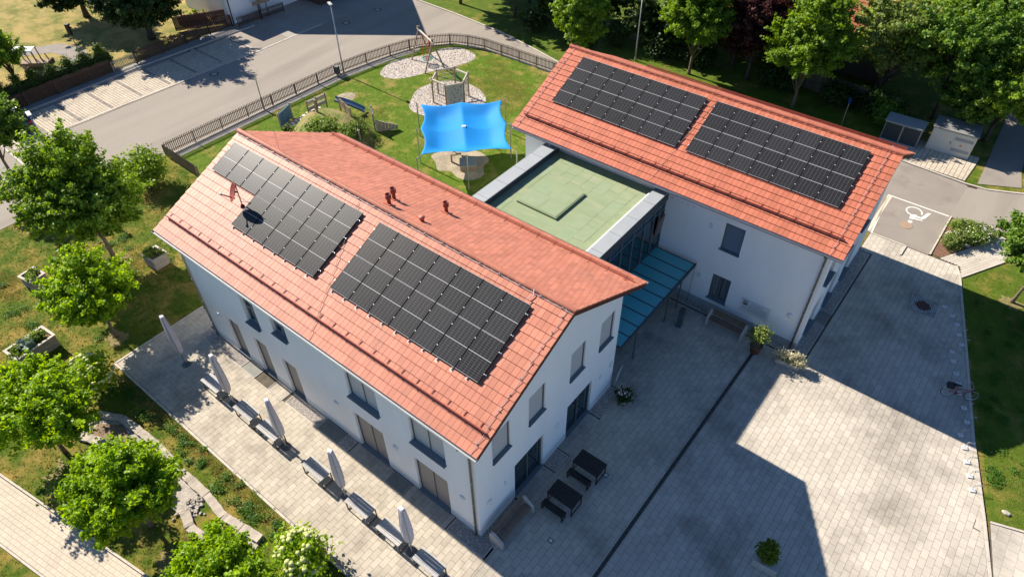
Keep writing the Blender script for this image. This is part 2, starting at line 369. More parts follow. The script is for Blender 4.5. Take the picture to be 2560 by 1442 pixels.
def strip(name, pts, wd, z0, z1, m, seglen=1.0, label=None, gap=.006):
    """a kerb line of separate stones along pts"""
    par = MB()
    for a, b in zip(pts[:-1], pts[1:]): par.bar((*a, (z0 + z1) / 2 - .02), (*b, (z0 + z1) / 2 - .02), wd * .8, z1 - z0)
    root = struct(name, par, JOINT)
    dist = 0
    for a, b in zip(pts[:-1], pts[1:]):
        a, b = Vector((*a, 0)), Vector((*b, 0)); n = max(1, round((b - a).length / seglen)); d = (b - a) / n
        mb = MB(); l = d.length; mb.box(-l / 2 + gap, -wd / 2, z0, l / 2 - gap, wd / 2, z1, skip=('b',)); me = mb.mesh('kerb_stone', m)
        for i in range(n):
            c = a + d * (i + .5); link('kerb_stone', me, root, (c.x, c.y, random.uniform(-.004, .004)), (0, 0, math.atan2(d.y, d.x)))
    return root
strip('parking_edge', [(-47.55, 1.6), (-46.38, 23.05), (-46.35, 30.6)], .16, -.06, -.012, KERB, .9)
strip('bay_end_line', [(-51.1, 23.1), (-46.4, 23.1)], .13, -.06, -.012, KERB, .9)
strip('footway_kerb', [(-52.35, 1.6), (-52.2, 15), (-51.35, 26.3)], .14, -.06, .05, KERB, 1.2)
strip('side_kerb', [(-56, 1.45), (-43.0, 1.0), (-42.6, -14)], .15, -.06, .06, KERB, 1.2)
strip('verge_kerb', [(-43.1, 40.55), (-37.4, 40.3), (-31.2, 39.7), (-26.7, 38.8), (-21.8, 37.6), (-15, 36.4)], .15, -.06, .05, KERB, 1.1)
strip('fence_kerb', [(-37.25, 8.4), (-36.95, 24.7), (-36.1, 29.7), (-35.2, 32.8), (-33.1, 35.15), (-30.2, 36.1), (-22.2, 36.1), (-14.5, 36.0)], .22, -.06, .06, KERB, 1.0)
sheet('drip_strip', [(-37.05, 8.6), (-36.55, 8.6), (-36.1, 24.6), (-35.3, 29.5), (-34.6, 32.2), (-35.0, 32.6), (-35.9, 29.7), (-36.75, 24.7)], -.04, mat('grey_chips', (.36, .33, .30), (.27, .25, .225), sc=12, rough=.9, bump=.7, bsc=30, world=True))

# terrace, plaza, garden path -------------------------------------------------
TER = [(-21.45, -4.6), (.8, -4.6), (.8, -.62), (-21.45, -.62)]
sheet('terrace', [(-21.5, -4.65), (.8, -4.65), (.8, 0), (-19.2, 0), (-19.2, .7), (-21.5, .7)], -.012, JOINT)
blocks('terrace', bond(-21.45, .8, -4.6, .7, .278, .505, .0055, [[(-21.45, -4.6), (.8, -4.6), (.8, -.72), (-21.45, -.72)], [(-21.45, -.72), (-19.75, -.72), (-19.75, .62), (-21.45, .62)],
        [(-13.7, -.72), (-12.6, -.72), (-12.6, -.03), (-13.7, -.03)], [(-7.6, -.72), (-5.15, -.72), (-5.15, -.03), (-7.6, -.03)], [(-4.0, -.72), (-1.45, -.72), (-1.45, -.03), (-4.0, -.03)]]), -.04, 0, PAVER_T, 'paver', 300, .0018)
PE = [(11.6, 30.72), (12.0, 29.85), (13.76, 23.8), (15.4, 18.1), (16.75, 14.0), (17.6, 11.2), (22.0, -4.0)]
RX = lambda y: np.interp(-y, [-p[1] for p in PE], [p[0] for p in PE]) - .16
sheet('plaza', [(.8, -14), (27, -14), (22.0, -4.0)] + PE[::-1][1:] + [(6.4, 30.75), (6.4, 18.3), (-2.3, 18.3), (-2.3, 10.3), (0, 10.3), (0, -.6), (.8, -.6)], -.012, JOINT)
PREG = [[(.8, -14), (16, -14), (16, -.1), (.8, -.1)], [(16, -14), (25, -14), (20.7, -.1), (16, -.1)], [(.72, -.1), (RX(-.1), -.1), (RX(10.3), 10.3), (.72, 10.3)], [(-2.25, 10.3), (RX(10.3), 10.3), (RX(14.0), 14.0), (-2.25, 14.0)],
        [(-2.25, 14.0), (RX(14.0), 14.0), (RX(17.7), 17.7), (-2.25, 17.7)], [(7.2, 17.7), (RX(17.7), 17.7), (RX(23.8), 23.8), (7.2, 23.8)], [(7.2, 23.8), (RX(23.8), 23.8), (RX(29.85), 29.85), (7.2, 29.85)],
        [(6.45, 28.7), (7.2, 28.7), (7.2, 29.85), (6.45, 29.85)], [(6.45, 29.85), (RX(29.85), 29.85), (11.45, 30.68), (6.45, 30.68)],
        [(.02, 2.35), (.72, 2.35), (.72, 4.4), (.02, 4.4)], [(.02, 5.6), (.72, 5.6), (.72, 8.15), (.02, 8.15)]]
blocks('plaza', bond(-2.25, 24.6, -14, 30.7, .2865, .492, .0055, PREG), -.04, 0, PAVER, 'paver', 300, .0018)
strip('plaza_edging', [(p[0] - .08, p[1]) for p in PE[:6]], .13, -.06, .02, KERB, 1.0)
strip('terrace_edging', [(-21.52, .7), (-21.52, -4.68), (-3.0, -4.68), (.8, -4.68)], .11, -.06, .02, KERB, 1.0)
GP = [(-40, -14.9), (-19.2, -11.6), (-14.5, -10.75), (-9.6, -9.85), (-2, -8.5), (-2, -10.6), (-9.6, -11.6), (-12.4, -12.05), (-16.5, -12.75), (-40, -17)]
sheet('garden_path', GP, -.03, JOINT)
pr_ = [[(-40, -14.95), (-2, -8.55), (-2, -10.55), (-40, -16.95)]]
cells = []
ang = math.atan2(6.4, 38.0)
def rotp(p, a, o=(-2, -8.55)): return (o[0] + (p[0]) * math.cos(a) - p[1] * math.sin(a), o[1] + p[0] * math.sin(a) + p[1] * math.cos(a))
for (pl, ok, wx, wy) in bond(-2.0, 0, -24, 0, .2, .3, .004, [[(-2.0, -24), (-.06, -24), (-.06, 0), (-2.0, 0)]], True):
    q = [rotp((p[1], p[0]), ang) for p in pl][::-1]; cells.append((q, False, wx, wy))
cells.sort(key=lambda c: -seen((c[0][0][0], c[0][0][1], 0)))
par = bpy.data.objects['garden_path']; rest = MB(); me = None
for k, (pl, ok, wx, wy) in enumerate(cells):
    cx = sum(p[0] for p in pl) / len(pl); cy = sum(p[1] for p in pl) / len(pl)
    if k < 300 and seen((cx, cy, 0)) > 0 and area(pl) > .05:
        if me is None: b = MB(); b.box(-.146, -.096, -.03, .146, .096, 0, skip=('b',)); me = b.mesh('paver', PAVER_P)
        link('paver', me, par, (cx, cy, random.uniform(-.001, .001)), (0, 0, ang))
    else: rest.prism(pl, -.03, 0, r=random.random())
o = rest.build('paver_field', PAVER_P, par); o['kind'] = 'stuff'
strip('path_edging', [rotp((-24, .02), ang), rotp((0, .02), ang)], .09, -.06, .02, KERB, 1.0)
strip('path_edging', [rotp((-24, -2.06), ang), rotp((0, -2.06), ang)], .09, -.06, .02, KERB, 1.0)
# gravel drip strips along the walls, light wells
def pebbles(name, polys, n, r0, r1, m, z=0.0, parent=None):
    P = []; F = []; A = []; bb = [(min(p[0] for p in q), min(p[1] for p in q), max(p[0] for p in q), max(p[1] for p in q)) for q in polys]
    ar = np.array([area(q) for q in polys]); ar = ar / ar.sum(); k = 0
    while k < n:
        i = RNG.choice(len(polys), p=ar); x0, y0, x1, y1 = bb[i]; x, y = RNG.uniform(x0, x1), RNG.uniform(y0, y1)
        if not inpoly(x, y, polys[i]): continue
        r = RNG.uniform(r0, r1); a = RNG.uniform(0, 3.14); ca, sa = math.cos(a) * r, math.sin(a) * r; e = RNG.uniform(.6, .9); b = len(P)
        P += [(x + ca, y + sa, z), (x - sa * e, y + ca * e, z), (x - ca, y - sa, z), (x + sa * e, y - ca * e, z), (x, y, z + r * .55)]
        F += [(b, b + 1, b + 4), (b + 1, b + 2, b + 4), (b + 2, b + 3, b + 4), (b + 3, b, b + 4)]; A += [RNG.random()] * 4; k += 1
    me = bpy.data.meshes.new(name); me.from_pydata(P, [], F); me.materials.append(m)
    at = me.attributes.new('rnd', 'FLOAT', 'FACE'); at.data.foreach_set('value', A)
    o = link(name, me, parent); return tag(o, kind='stuff')
GS = [[(-19.75, -.7), (-16.0, -.7), (-16.0, -.03), (-19.75, -.03)], [(-12.3, -.7), (-9.85, -.7), (-9.85, -.03), (-12.3, -.03)], [(-8.35, -.7), (-7.7, -.7), (-7.7, -.03), (-8.35, -.03)],
      [(-1.35, -.7), (.68, -.7), (.68, 2.2), (.03, 2.2), (.03, -.03), (-1.35, -.03)], [(.03, 4.5), (.68, 4.5), (.68, 5.5), (.03, 5.5)], [(.03, 8.25), (.68, 8.25), (.68, 10.2), (.03, 10.2)],
      [(6.45, 18.3), (7.08, 17.85), (7.08, 21.0), (6.45, 21.0)], [(6.45, 22.1), (7.08, 22.1), (7.08, 28.55), (6.45, 28.55)], [(-.9, 17.85), (6.4, 17.85), (6.4, 18.33), (-.9, 18.33)]]
gm = MB()
for q in GS: gm.poly(*[(p[0], p[1], -.004) for p in ccw(q)])
go = struct('gravel_strip', gm, GRAVEL)
tag(pebbles('loose_pebbles', GS, 7000, .018, .04, PEBBLE, -.004), 'loose grey pebbles in the drip strips along the white walls', 'pebbles')
eb = MB()
for q in GS:
    for a, b in zip(q, q[1:] + q[:1]):
        eb.bar((a[0], a[1], 0), (b[0], b[1], 0), .05, .03)
struct('gravel_edging', eb, KERB)
def lightwell(x0, y0, x1, y1, label):
    t = thing('light_well_grate', label, 'grate', ((x0 + x1) / 2, (y0 + y1) / 2, 0), 0, 'light well grates by the walls')
    hx, hy = (x1 - x0) / 2, (y1 - y0) / 2
    b = MB(); b.box(-hx, -hy, -.03, hx, hy, -.005); b.build('mesh_grate', mat('mesh_grate', (.20, .20, .17), (.16, .16, .14), sc=3, rough=.7), t)
    b = MB()
    for a, c in (((-hx, -hy, .006), (hx, -hy, .006)), ((hx, -hy, .006), (hx, hy, .006)), ((hx, hy, .006), (-hx, hy, .006)), ((-hx, hy, .006), (-hx, -hy, .006))): b.bar(a, c, .035, .03)
    b.build('frame', mat('grate_frame', (.33, .32, .30), None, rough=.6), t)
lightwell(-16.0, -.7, -14.85, -.08, 'mesh grate beside the terrace door furthest from the gable')
lightwell(-13.7, -.7, -12.55, -.08, 'mesh grate between the second and third narrow terrace doors')
lightwell(-9.85, -.72, -8.35, -.08, 'shaded mesh grate at the end of the gravel by the narrow doors')
lightwell(-5.15, -.72, -4.05, -.08, 'shaded mesh grate between the two wide terrace doors')
lightwell(6.45, 21.0, 7.05, 22.1, 'dark grate in the gravel under the end wall of the far house')
# drain channel, floor lights, manholes
b = MB(); b.box(4.71, -14, -.02, 4.88, 16.7, .008); dc = b.build('drain_channel', IRON)
tag(dc, 'long black drain slot running straight across the paved plaza', 'drain')
b = MB()
b.box(4.725, 0, .008, 4.865, .03, .014); xb = b.mesh('cross_bar', BLACK)
for i in range(60): link('cross_bar', xb, dc, (0, -13.9 + i * .51, 0))
def floorlight(x, y, label):
    t = thing('floor_light', label, 'light', (x, y, 0), 0, 'square lights set in the paving')
    b = MB(); b.box(-.11, -.11, -.01, .11, .11, .006); b.build('housing', BLACK, t)
    b = MB(); b.box(-.075, -.075, 0, .075, .075, .010); b.build('lens', mat('frosted_glass', (.65, .6, .52), None, rough=.4), t)
floorlight(2.47, 1.68, 'square light set in the paving by the slatted bench'); floorlight(2.62, 5.76, 'square light set in the paving beside the dark picnic table')
def manhole(x, y, r, z, m, mr, label, group=None, ring=.07):
    t = thing('manhole_cover', label, 'manhole', (x, y, z), 0, group)
    b = MB(); b.lathe([(r, 0), (r, .012), (0.01, .014)], 28); b.build('lid', m, t)
    b = MB(); n = 28
    for j in range(n):
        a0, a1 = 2 * math.pi * j / n, 2 * math.pi * (j + 1) / n
        b.quad(*[(q * math.cos(a), q * math.sin(a), .009) for q, a in ((r, a0), (r + ring, a0), (r + ring, a1), (r, a1))])
    b.build('ring', mr, t)
CL = mat('manhole_concrete', (.40, .36, .31), (.34, .31, .27), sc=6, rough=.9)
manhole(-45.76, 17.92, .27, -.04, CL, IRON, 'round manhole cover in the road by the end of the parking bays', None, .13)
manhole(-51.5, 19.5, .27, -.033, CL, IRON, 'round manhole cover on the footway edge of the parking bays', None, .13)
manhole(-44.6, 32.2, .27, -.03, CL, IRON, 'round manhole cover in the shaded road, beside the tall lamp', None, .13)
manhole(-44.5, 36.3, .27, -.03, CL, IRON, 'round manhole cover in the shaded yard nearest the far verge', None, .13)
manhole(7.97, 32.93, .36, -.018, TAN, TAN, 'tan round manhole cover below the painted wheelchair', None, .03)
t = thing('cobbled_manhole', 'dark red manhole lid framed by a square of small cobbles', 'manhole', (10.9, 25.95, 0), R(3))
b = MB(); b.lathe([(.34, .0), (.34, .016), (.01, .018)], 28); b.build('lid', RUST, t)
b = MB(); b.box(-.72, -.68, -.02, .72, .68, .004); b.build('bed', JOINT, t)
cb = MB(); cb.box(-.042, -.042, 0, .042, .042, .018, skip=('b',)); cme = cb.mesh('cobble', mat('cobble', (.33, .32, .30), None, rough=.8, rnd=.3))
for i in range(14):
    for j in range(13):
        x, y = -.66 + i * .1015, -.62 + j * .1015
        if math.hypot(x, y) > .40: link('cobble', cme, t, (x, y, 0), (0, 0, random.uniform(-.15, .15)))
# disabled parking bay
sheet('parking_bay', [(5.2, 30.78), (9.9, 30.78), (9.95, 35.6), (10.05, 39.95), (5.0, 40.3)], -.022, ASPH2)
sheet('access_road', [(10.05, 39.95), (9.95, 35.6), (12.5, 35.5), (13.4, 33.5), (40, 44), (40, 60), (13.3, 41.2), (11.2, 40.2)], -.020, ASPH)
for nm, a, bq in (('bay_line', (6.05, 35.57), (9.9, 35.57)), ('bay_line', (6.1, 35.5), (6.47, 30.85))):
    b = MB(); b.bar((*a, -.017), (*bq, -.017), .10, .006); o = struct(nm, b, PAINT)
strip('bay_kerb', [(10.02, 35.6), (9.97, 30.8)], .11, -.05, .035, KERB, .95)
strip('bay_end_kerb', [(6.42, 30.74), (8.58, 30.74)], .10, -.05, .03, KERB, 1.0)
strip('bay_ramp_kerb', [(8.6, 30.7), (8.57, 29.65)], .09, -.05, .06, KERB, 1.0)
b = MB(); b.box(6.1, 30.9, -.03, 6.35, 35.5, -.014); struct('bay_side_setts', b, SETT)
ws = MB(); zz = -.016
cx, cy, ro, ri = 7.98, 34.73, .52, .43
for j in range(30):
    a0, a1 = R(-75 + j * 9.6), R(-75 + (j + 1) * 9.6)
    a0, a1 = a0 + R(65), a1 + R(65)
    ws.quad(*[(cx + q * math.cos(a), cy + q * math.sin(a), zz) for q, a in ((ri, a0), (ro, a0), (ro, a1), (ri, a1))])
ws.poly(*[(p[0], p[1], zz + .0006) for p in ccw([(7.93, 33.77), (8.20, 33.84), (8.27, 34.44), (7.9, 34.30)])])
ws.poly(*[(p[0], p[1], zz + .0012) for p in ccw([(8.20, 34.30), (8.60, 34.36), (8.62, 34.20), (8.20, 34.12)])])
ws.poly(*[(p[0], p[1], zz + .0018) for p in ccw([(8.52, 34.34), (8.72, 35.07), (8.92, 35.18), (8.76, 34.36), (8.60, 34.16)])])
ws.poly(*[(p[0], p[1], zz + .0024) for p in ccw([(8.14, 33.97), (8.68, 34.10), (8.70, 34.0), (8.16, 33.85)])])
ws.poly(*[(8.08 + .14 * math.cos(k * math.pi / 9), 33.46 + .14 * math.sin(k * math.pi / 9), zz) for k in range(18)])
tag(ws.build('wheelchair_symbol', PAINT), 'white wheelchair symbol painted in the parking bay', 'road marking')
# striped walkway and planting bed
sheet('bark_bed', [(10.06, 35.6), (10.05, 30.95), (10.6, 30.95), (12.95, 35.1), (12.45, 35.6)], -.018, BARK_MULCH)
WK = [(9.98, 30.78), (11.69, 30.80), (12.02, 29.9), (13.5, 32.5), (17.5, 39.8), (15.9, 40.6), (12.95, 35.1), (10.6, 30.9)]
sheet('slat_walk', WK, -.014, JOINT)
dv = Vector((1.55, 2.75, 0)).normalized(); nv = Vector((dv.y, -dv.x, 0)); rootw = bpy.data.objects['slat_walk']
for i in range(13):
    o0 = Vector((10.25, 30.80, 0)) + nv * (i * .163)
    tq = max(0.0, (30.82 - o0.y) / dv.y); a = o0 + dv * tq
    if a.x > 11.69: tq *= max(0.0, 1 - (a.x - 11.69) / .75); a = o0 + dv * tq
    bq = o0 + dv * 9.3
    mb = MB(); L_ = (bq - a).length / 12
    mb.box(-L_ / 2 + .004, -.075, -.03, L_ / 2 - .004, .075, 0, skip=('b',)); me = mb.mesh('paver', PAVER)
    for k in range(12):
        c = a + dv * (L_ * (k + .5)); 
        if inpoly(c.x, c.y, WK): link('paver', me, rootw, (c.x, c.y, random.uniform(-.001, .001)), (0, 0, math.atan2(dv.y, dv.x)))
strip('slat_walk_edging', [(12.02, 29.85), (13.5, 32.5), (17.5, 39.8)], .12, -.05, .02, KERB, 1.0)
# upper right paving, path, kerbs
sheet('cabinet_paving', [(4.6, 40.5), (9.75, 40.25), (9.95, 44.2), (4.8, 44.2)], -.026, JOINT)
blocks('cabinet_paving', bond(4.6, 9.9, 40.45, 44.2, .31, .2, .014, [[(4.65, 40.55), (9.7, 40.3), (9.9, 44.1), (4.7, 44.1)]], False), -.05, -.006, SETT, 'sett', 300)
sheet('far_path', [(10.5, 40.6), (13.0, 41.9), (12.6, 44), (10.9, 62), (8.9, 78), (7.6, 78), (9.6, 60), (10.2, 50)], -.024, ASPH2)
sheet('far_road', [(9.0, 78), (12.5, 56), (16, 44.5), (60, 70), (60, 90), (10, 95)], -.03, ASPH)
strip('bay_back_kerb', [(4.9, 40.42), (9.9, 40.1), (11.2, 40.25), (12.3, 40.75), (13.4, 41.3), (17, 43.6)], .14, -.05, .03, KERB, 1.0)
b = MB(); b.box(-.3, -.11, 0, .3, .11, .012)
dg = thing('drain_grate', 'small rusty drain grate beside the kerb of the parking yard', 'grate', (10.3, 39.95, -.018), R(8))
b.build('rim', RUST, dg); b = MB()
for i in range(7): b.box(-.25 + i * .075, -.08, .012, -.21 + i * .075, .08, .018)
b.build('bar', IRON, dg)
sheet('corner_walk', [(16.85, 14.0), (17.6, 11.2), (21.5, -3), (45, 6), (45, 23.5)], -.014, JOINT)
blocks('corner_walk', bond(16.8, 24, 6, 20, .45, .45, .004, [[(16.93, 13.98), (17.6, 11.4), (19.3, 5), (24, 7), (24, 16.2)]], True, 'y'), -.04, 0, PAVER, 'paver', 120, .0015)
strip('lawn_edging', [(16.9, 14.05), (22, 15.75), (40, 21)], .1, -.05, .02, KERB, 1.0)
# ------------------------------------------------------------ buildings
def wall_skin(mb, O, U, Nrm, ulen, top, ops, depth=.2, z0=0.0, brk=()):
    """outer wall from O along U; top(u) gives its height; ops=[(u0,u1,za,zb)] are openings with reveals; Nrm points outwards"""
    O, U, Nrm = Vector(O), Vector(U), Vector(Nrm); P = lambda u, z, d=0: tuple(O + U * u + Vector((0, 0, z)) - Nrm * d)
    us = sorted({0.0, ulen, *brk, *[q for o in ops for q in o[:2]]})
    for a, b in zip(us[:-1], us[1:]):
        m = (a + b) / 2; iv = sorted([(o[2], o[3]) for o in ops if o[0] <= m <= o[1]]); z = z0
        for za, zb in iv:
            if za > z + 1e-4: mb.quad(P(a, z), P(b, z), P(b, za), P(a, za))
            z = zb
        mb.quad(P(a, z), P(b, z), P(b, top(b)), P(a, top(a)))
    for u0, u1, za, zb in ops:
        mb.quad(P(u0, za), P(u0, zb), P(u0, zb, depth), P(u0, za, depth)); mb.quad(P(u1, za), P(u1, za, depth), P(u1, zb, depth), P(u1, zb))
        mb.quad(P(u0, zb), P(u1, zb), P(u1, zb, depth), P(u0, zb, depth)); mb.quad(P(u0, za), P(u0, za, depth), P(u1, za, depth), P(u1, za))

class Roof:
    """two-slope roof along x: (y,z) of near eave, ridge, far eave"""
    def __init__(s, x0, x1, near, ridge, far): s.x0, s.x1, s.n, s.r, s.f = x0, x1, near, ridge, far
    def frame(s, side):
        e = s.n if side == 'near' else s.f; v = Vector((0, s.r[0] - e[0], s.r[1] - e[1])); L_ = v.length; v.normalize()
        n = Vector((0, -v.z, v.y)) if side == 'near' else Vector((0, v.z * 1.0, abs(v.y)))
        return Vector((0, e[0], e[1])), v, n.normalized(), L_
    def P(s, side, x, q, h=0): e, v, n, L_ = s.frame(side); return e + v * q + n * h + Vector((x, 0, 0))
    def ztop(s, y): return np.interp(y, [s.n[0], s.r[0], s.f[0]], [s.n[1], s.r[1], s.f[1]])

def make_roof(house, rf, tile_m, stag_far, limit=300, tw=.2455, th=.39):
    slab = MB(); o = -.07
    t1, tr, t2 = (rf.n[0] + .03, rf.n[1] + o), (rf.r[0], rf.r[1] + o), (rf.f[0] - .03, rf.f[1] + o); d = .2
    for x0, x1 in ((rf.x0 + .02, rf.x1 - .02),):
        pr = [t1, tr, t2, (t2[0], t2[1] - d), (tr[0], tr[1] - d - .03), (t1[0], t1[1] - d)]
        A = [(x0, p[0], p[1]) for p in pr]; B = [(x1, p[0], p[1]) for p in pr]
        slab.poly(A[0], A[1], A[4], A[5]); slab.poly(A[1], A[2], A[3], A[4]); slab.poly(B[5], B[4], B[1], B[0]); slab.poly(B[4], B[3], B[2], B[1])
        for i in range(6): j = (i + 1) % 6; slab.quad(A[i], B[i], B[j], A[j], mi=0 if i < 2 else 1)
    roof = slab.build('roof', [UNDER, mat('verge_board', (.36, .37, .38), None, rough=.7)], house)
    cand = []; rest = MB(); nx = round((rf.x1 - rf.x0) / tw); tw = (rf.x1 - rf.x0) / nx
    lens = {s_: rf.frame(s_)[3] for s_ in ('near', 'far')}
    for side in ('near', 'far'):
        e, v, n, L_ = rf.frame(side); rows = int(math.ceil((L_ + .03) / th))
        for i in range(rows):
            s0 = -.03 + i * th; s1 = min(s0 + th + .03, L_ + .02); off = (tw / 2 if (side == 'far' and stag_far and i % 2) else 0)
            for j in range(nx + (1 if off else 0)):
                a = max(rf.x0, rf.x0 + j * tw - off); b = min(rf.x1, rf.x0 + (j + 1) * tw - off)
                c = rf.P(side, (a + b) / 2, (s0 + s1) / 2); cand.append((seen(c) if side == 'near' and s1 - s0 > th and b - a > tw * .9 else 0, side, a, b, s0, s1))
    cand.sort(key=lambda t: -t[0]); me = None
    e, v, n, L_ = rf.frame('near')
    def tile(mb, f, a, b, s0, s1, r=0.0, jit=0.0):
        g = .0055; lo, hi = .026 + jit, -.014
        p = [f(a + g, s0, lo), f(b - g, s0, lo), f(b - g, s1, hi), f(a + g, s1, hi)]; q = [f(a + g, s0, -.05), f(b - g, s0, -.05), f(b - g, s1, -.06), f(a + g, s1, -.06)]
        mb.quad(*p, r=r); mb.quad(q[0], q[1], p[1], p[0], r=r); mb.quad(q[1], q[2], p[2], p[1], r=r); mb.quad(q[3], q[0], p[0], p[3], r=r)
    for k, (sz, side, a, b, s0, s1) in enumerate(cand):
        if sz > 0 and k < limit:
            if me is None:
                t = MB(); fl = lambda x, q, h: v * q + n * h + Vector((x, 0, 0)); tile(t, fl, -tw / 2, tw / 2, 0, th + .03); me = t.mesh('roof_tile', tile_m)
            link('roof_tile', me, roof, rf.P('near', (a + b) / 2, s0, random.uniform(-.002, .004)))
        else: tile(rest, lambda x, q, h: rf.P(side, x, q, h), a, b, s0, s1, random.random(), random.uniform(-.003, .005))
    ro = rest.build('roof_tile_field', tile_m, roof); ro['kind'] = 'stuff'
    # ridge tiles
    rt = MB(); n_ = round((rf.x1 - rf.x0) / .392); l = (rf.x1 - rf.x0) / n_
    ring = lambda x, r_: [(x, math.cos(t) * r_ * 1.05, math.sin(t) * r_ - .06) for t in [math.pi * k / 6 for k in range(7)]]
    A, B = ring(-l / 2, .14), ring(l / 2 + .03, .10)
    for k in range(6): rt.quad(A[k], A[k + 1], B[k + 1], B[k])
    rt.poly(*A); rm = rt.mesh('ridge_tile', tile_m)
    for i in range(n_): link('ridge_tile', rm, roof, (rf.x0 + (i + .5) * l, rf.r[0], rf.r[1] + .05), (0, R(random.uniform(-.6, .6)), 0))
    return roof
def snow_guard(house, rf, side, s, x0, x1, m, step=.78):
    g = MB()
    for h in (.045, .085, .125): g.tube([rf.P(side, x0, s - h * .25, h), rf.P(side, x1, s - h * .25, h)], .015, 5)
    g.tube([rf.P(side, x0, s - .04, .17), rf.P(side, x1, s - .04, .17)], .022, 5, mi=1)
    o = g.build('snow_guard', [REDMETAL, m], house)  # far guard: sunlit top rail and dark lower rails are set by colour
    b = MB(); e, v, n, L_ = rf.frame(side)
    b.poly(*[tuple(v * a + n * h + Vector((-.012, 0, 0))) for a, h in ((-.05, 0), (.0, 0), (-.05, .2), (-.075, .2))]); b.poly(*[tuple(v * a + n * h + Vector((.012, 0, 0))) for a, h in ((-.075, .2), (-.05, .2), (.0, 0), (-.05, 0))])
    b.quad(*[tuple(v * a + n * h + Vector((x, 0, 0))) for a, h, x in ((-.05, 0, -.012), (-.075, .2, -.012), (-.075, .2, .012), (-.05, 0, .012))])
    b.obox(v * .16 + n * .012, (.022, 0, 0), v * .12, n * .004)
    me = b.mesh('bracket', m); k = 0; x = x0 + .12
    while x < x1 - .05:
        link('bracket', me, o, rf.P(side, x, s, .01)); x += step
    return o
def gutter(house, x0, x1, y, z, m=ZINC, r=.075):
    b = MB(); n = 8; prof = [(math.cos(math.pi + math.pi * k / n) * r, math.sin(math.pi + math.pi * k / n) * r) for k in range(n + 1)]
    for q in (1.0, .86):
        for k in range(n):
            p = [(x0, y + prof[k][0] * q, z + prof[k][1] * q), (x1, y + prof[k][0] * q, z + prof[k][1] * q), (x1, y + prof[k + 1][0] * q, z + prof[k + 1][1] * q), (x0, y + prof[k + 1][0] * q, z + prof[k + 1][1] * q)]
            b.quad(*(p if q == 1 else p[::-1]))
    for sx in (x0, x1): b.poly(*[(sx, y + a, z + c) for a, c in prof])
    b.tube([(x0, y - r, z), (x1, y - r, z)], .012, 5)
    return b.build('gutter', m, house)
def downpipe(house, x, y, ztop, yg, m):
    b = MB(); b.tube([(x, yg, ztop), (x, yg, ztop - .12), (x, y, ztop - .45), (x, y, ztop - .7), (x, y, 0.0)], .05, 9)
    o = b.build('downpipe', m, house, True)
    for z in (1.0, 2.6, 4.2, 5.8):
        c = MB(); c.lathe([(.06, 0), (.06, .05)], 9); c.build('pipe_clamp', STEEL, o, loc=(x, y, z))
    return o
def wire(house, pts, r=.012, m=None, name='lightning_wire'):
    b = MB(); b.tube(pts, r, 5); return b.build(name, m or ALU, house)
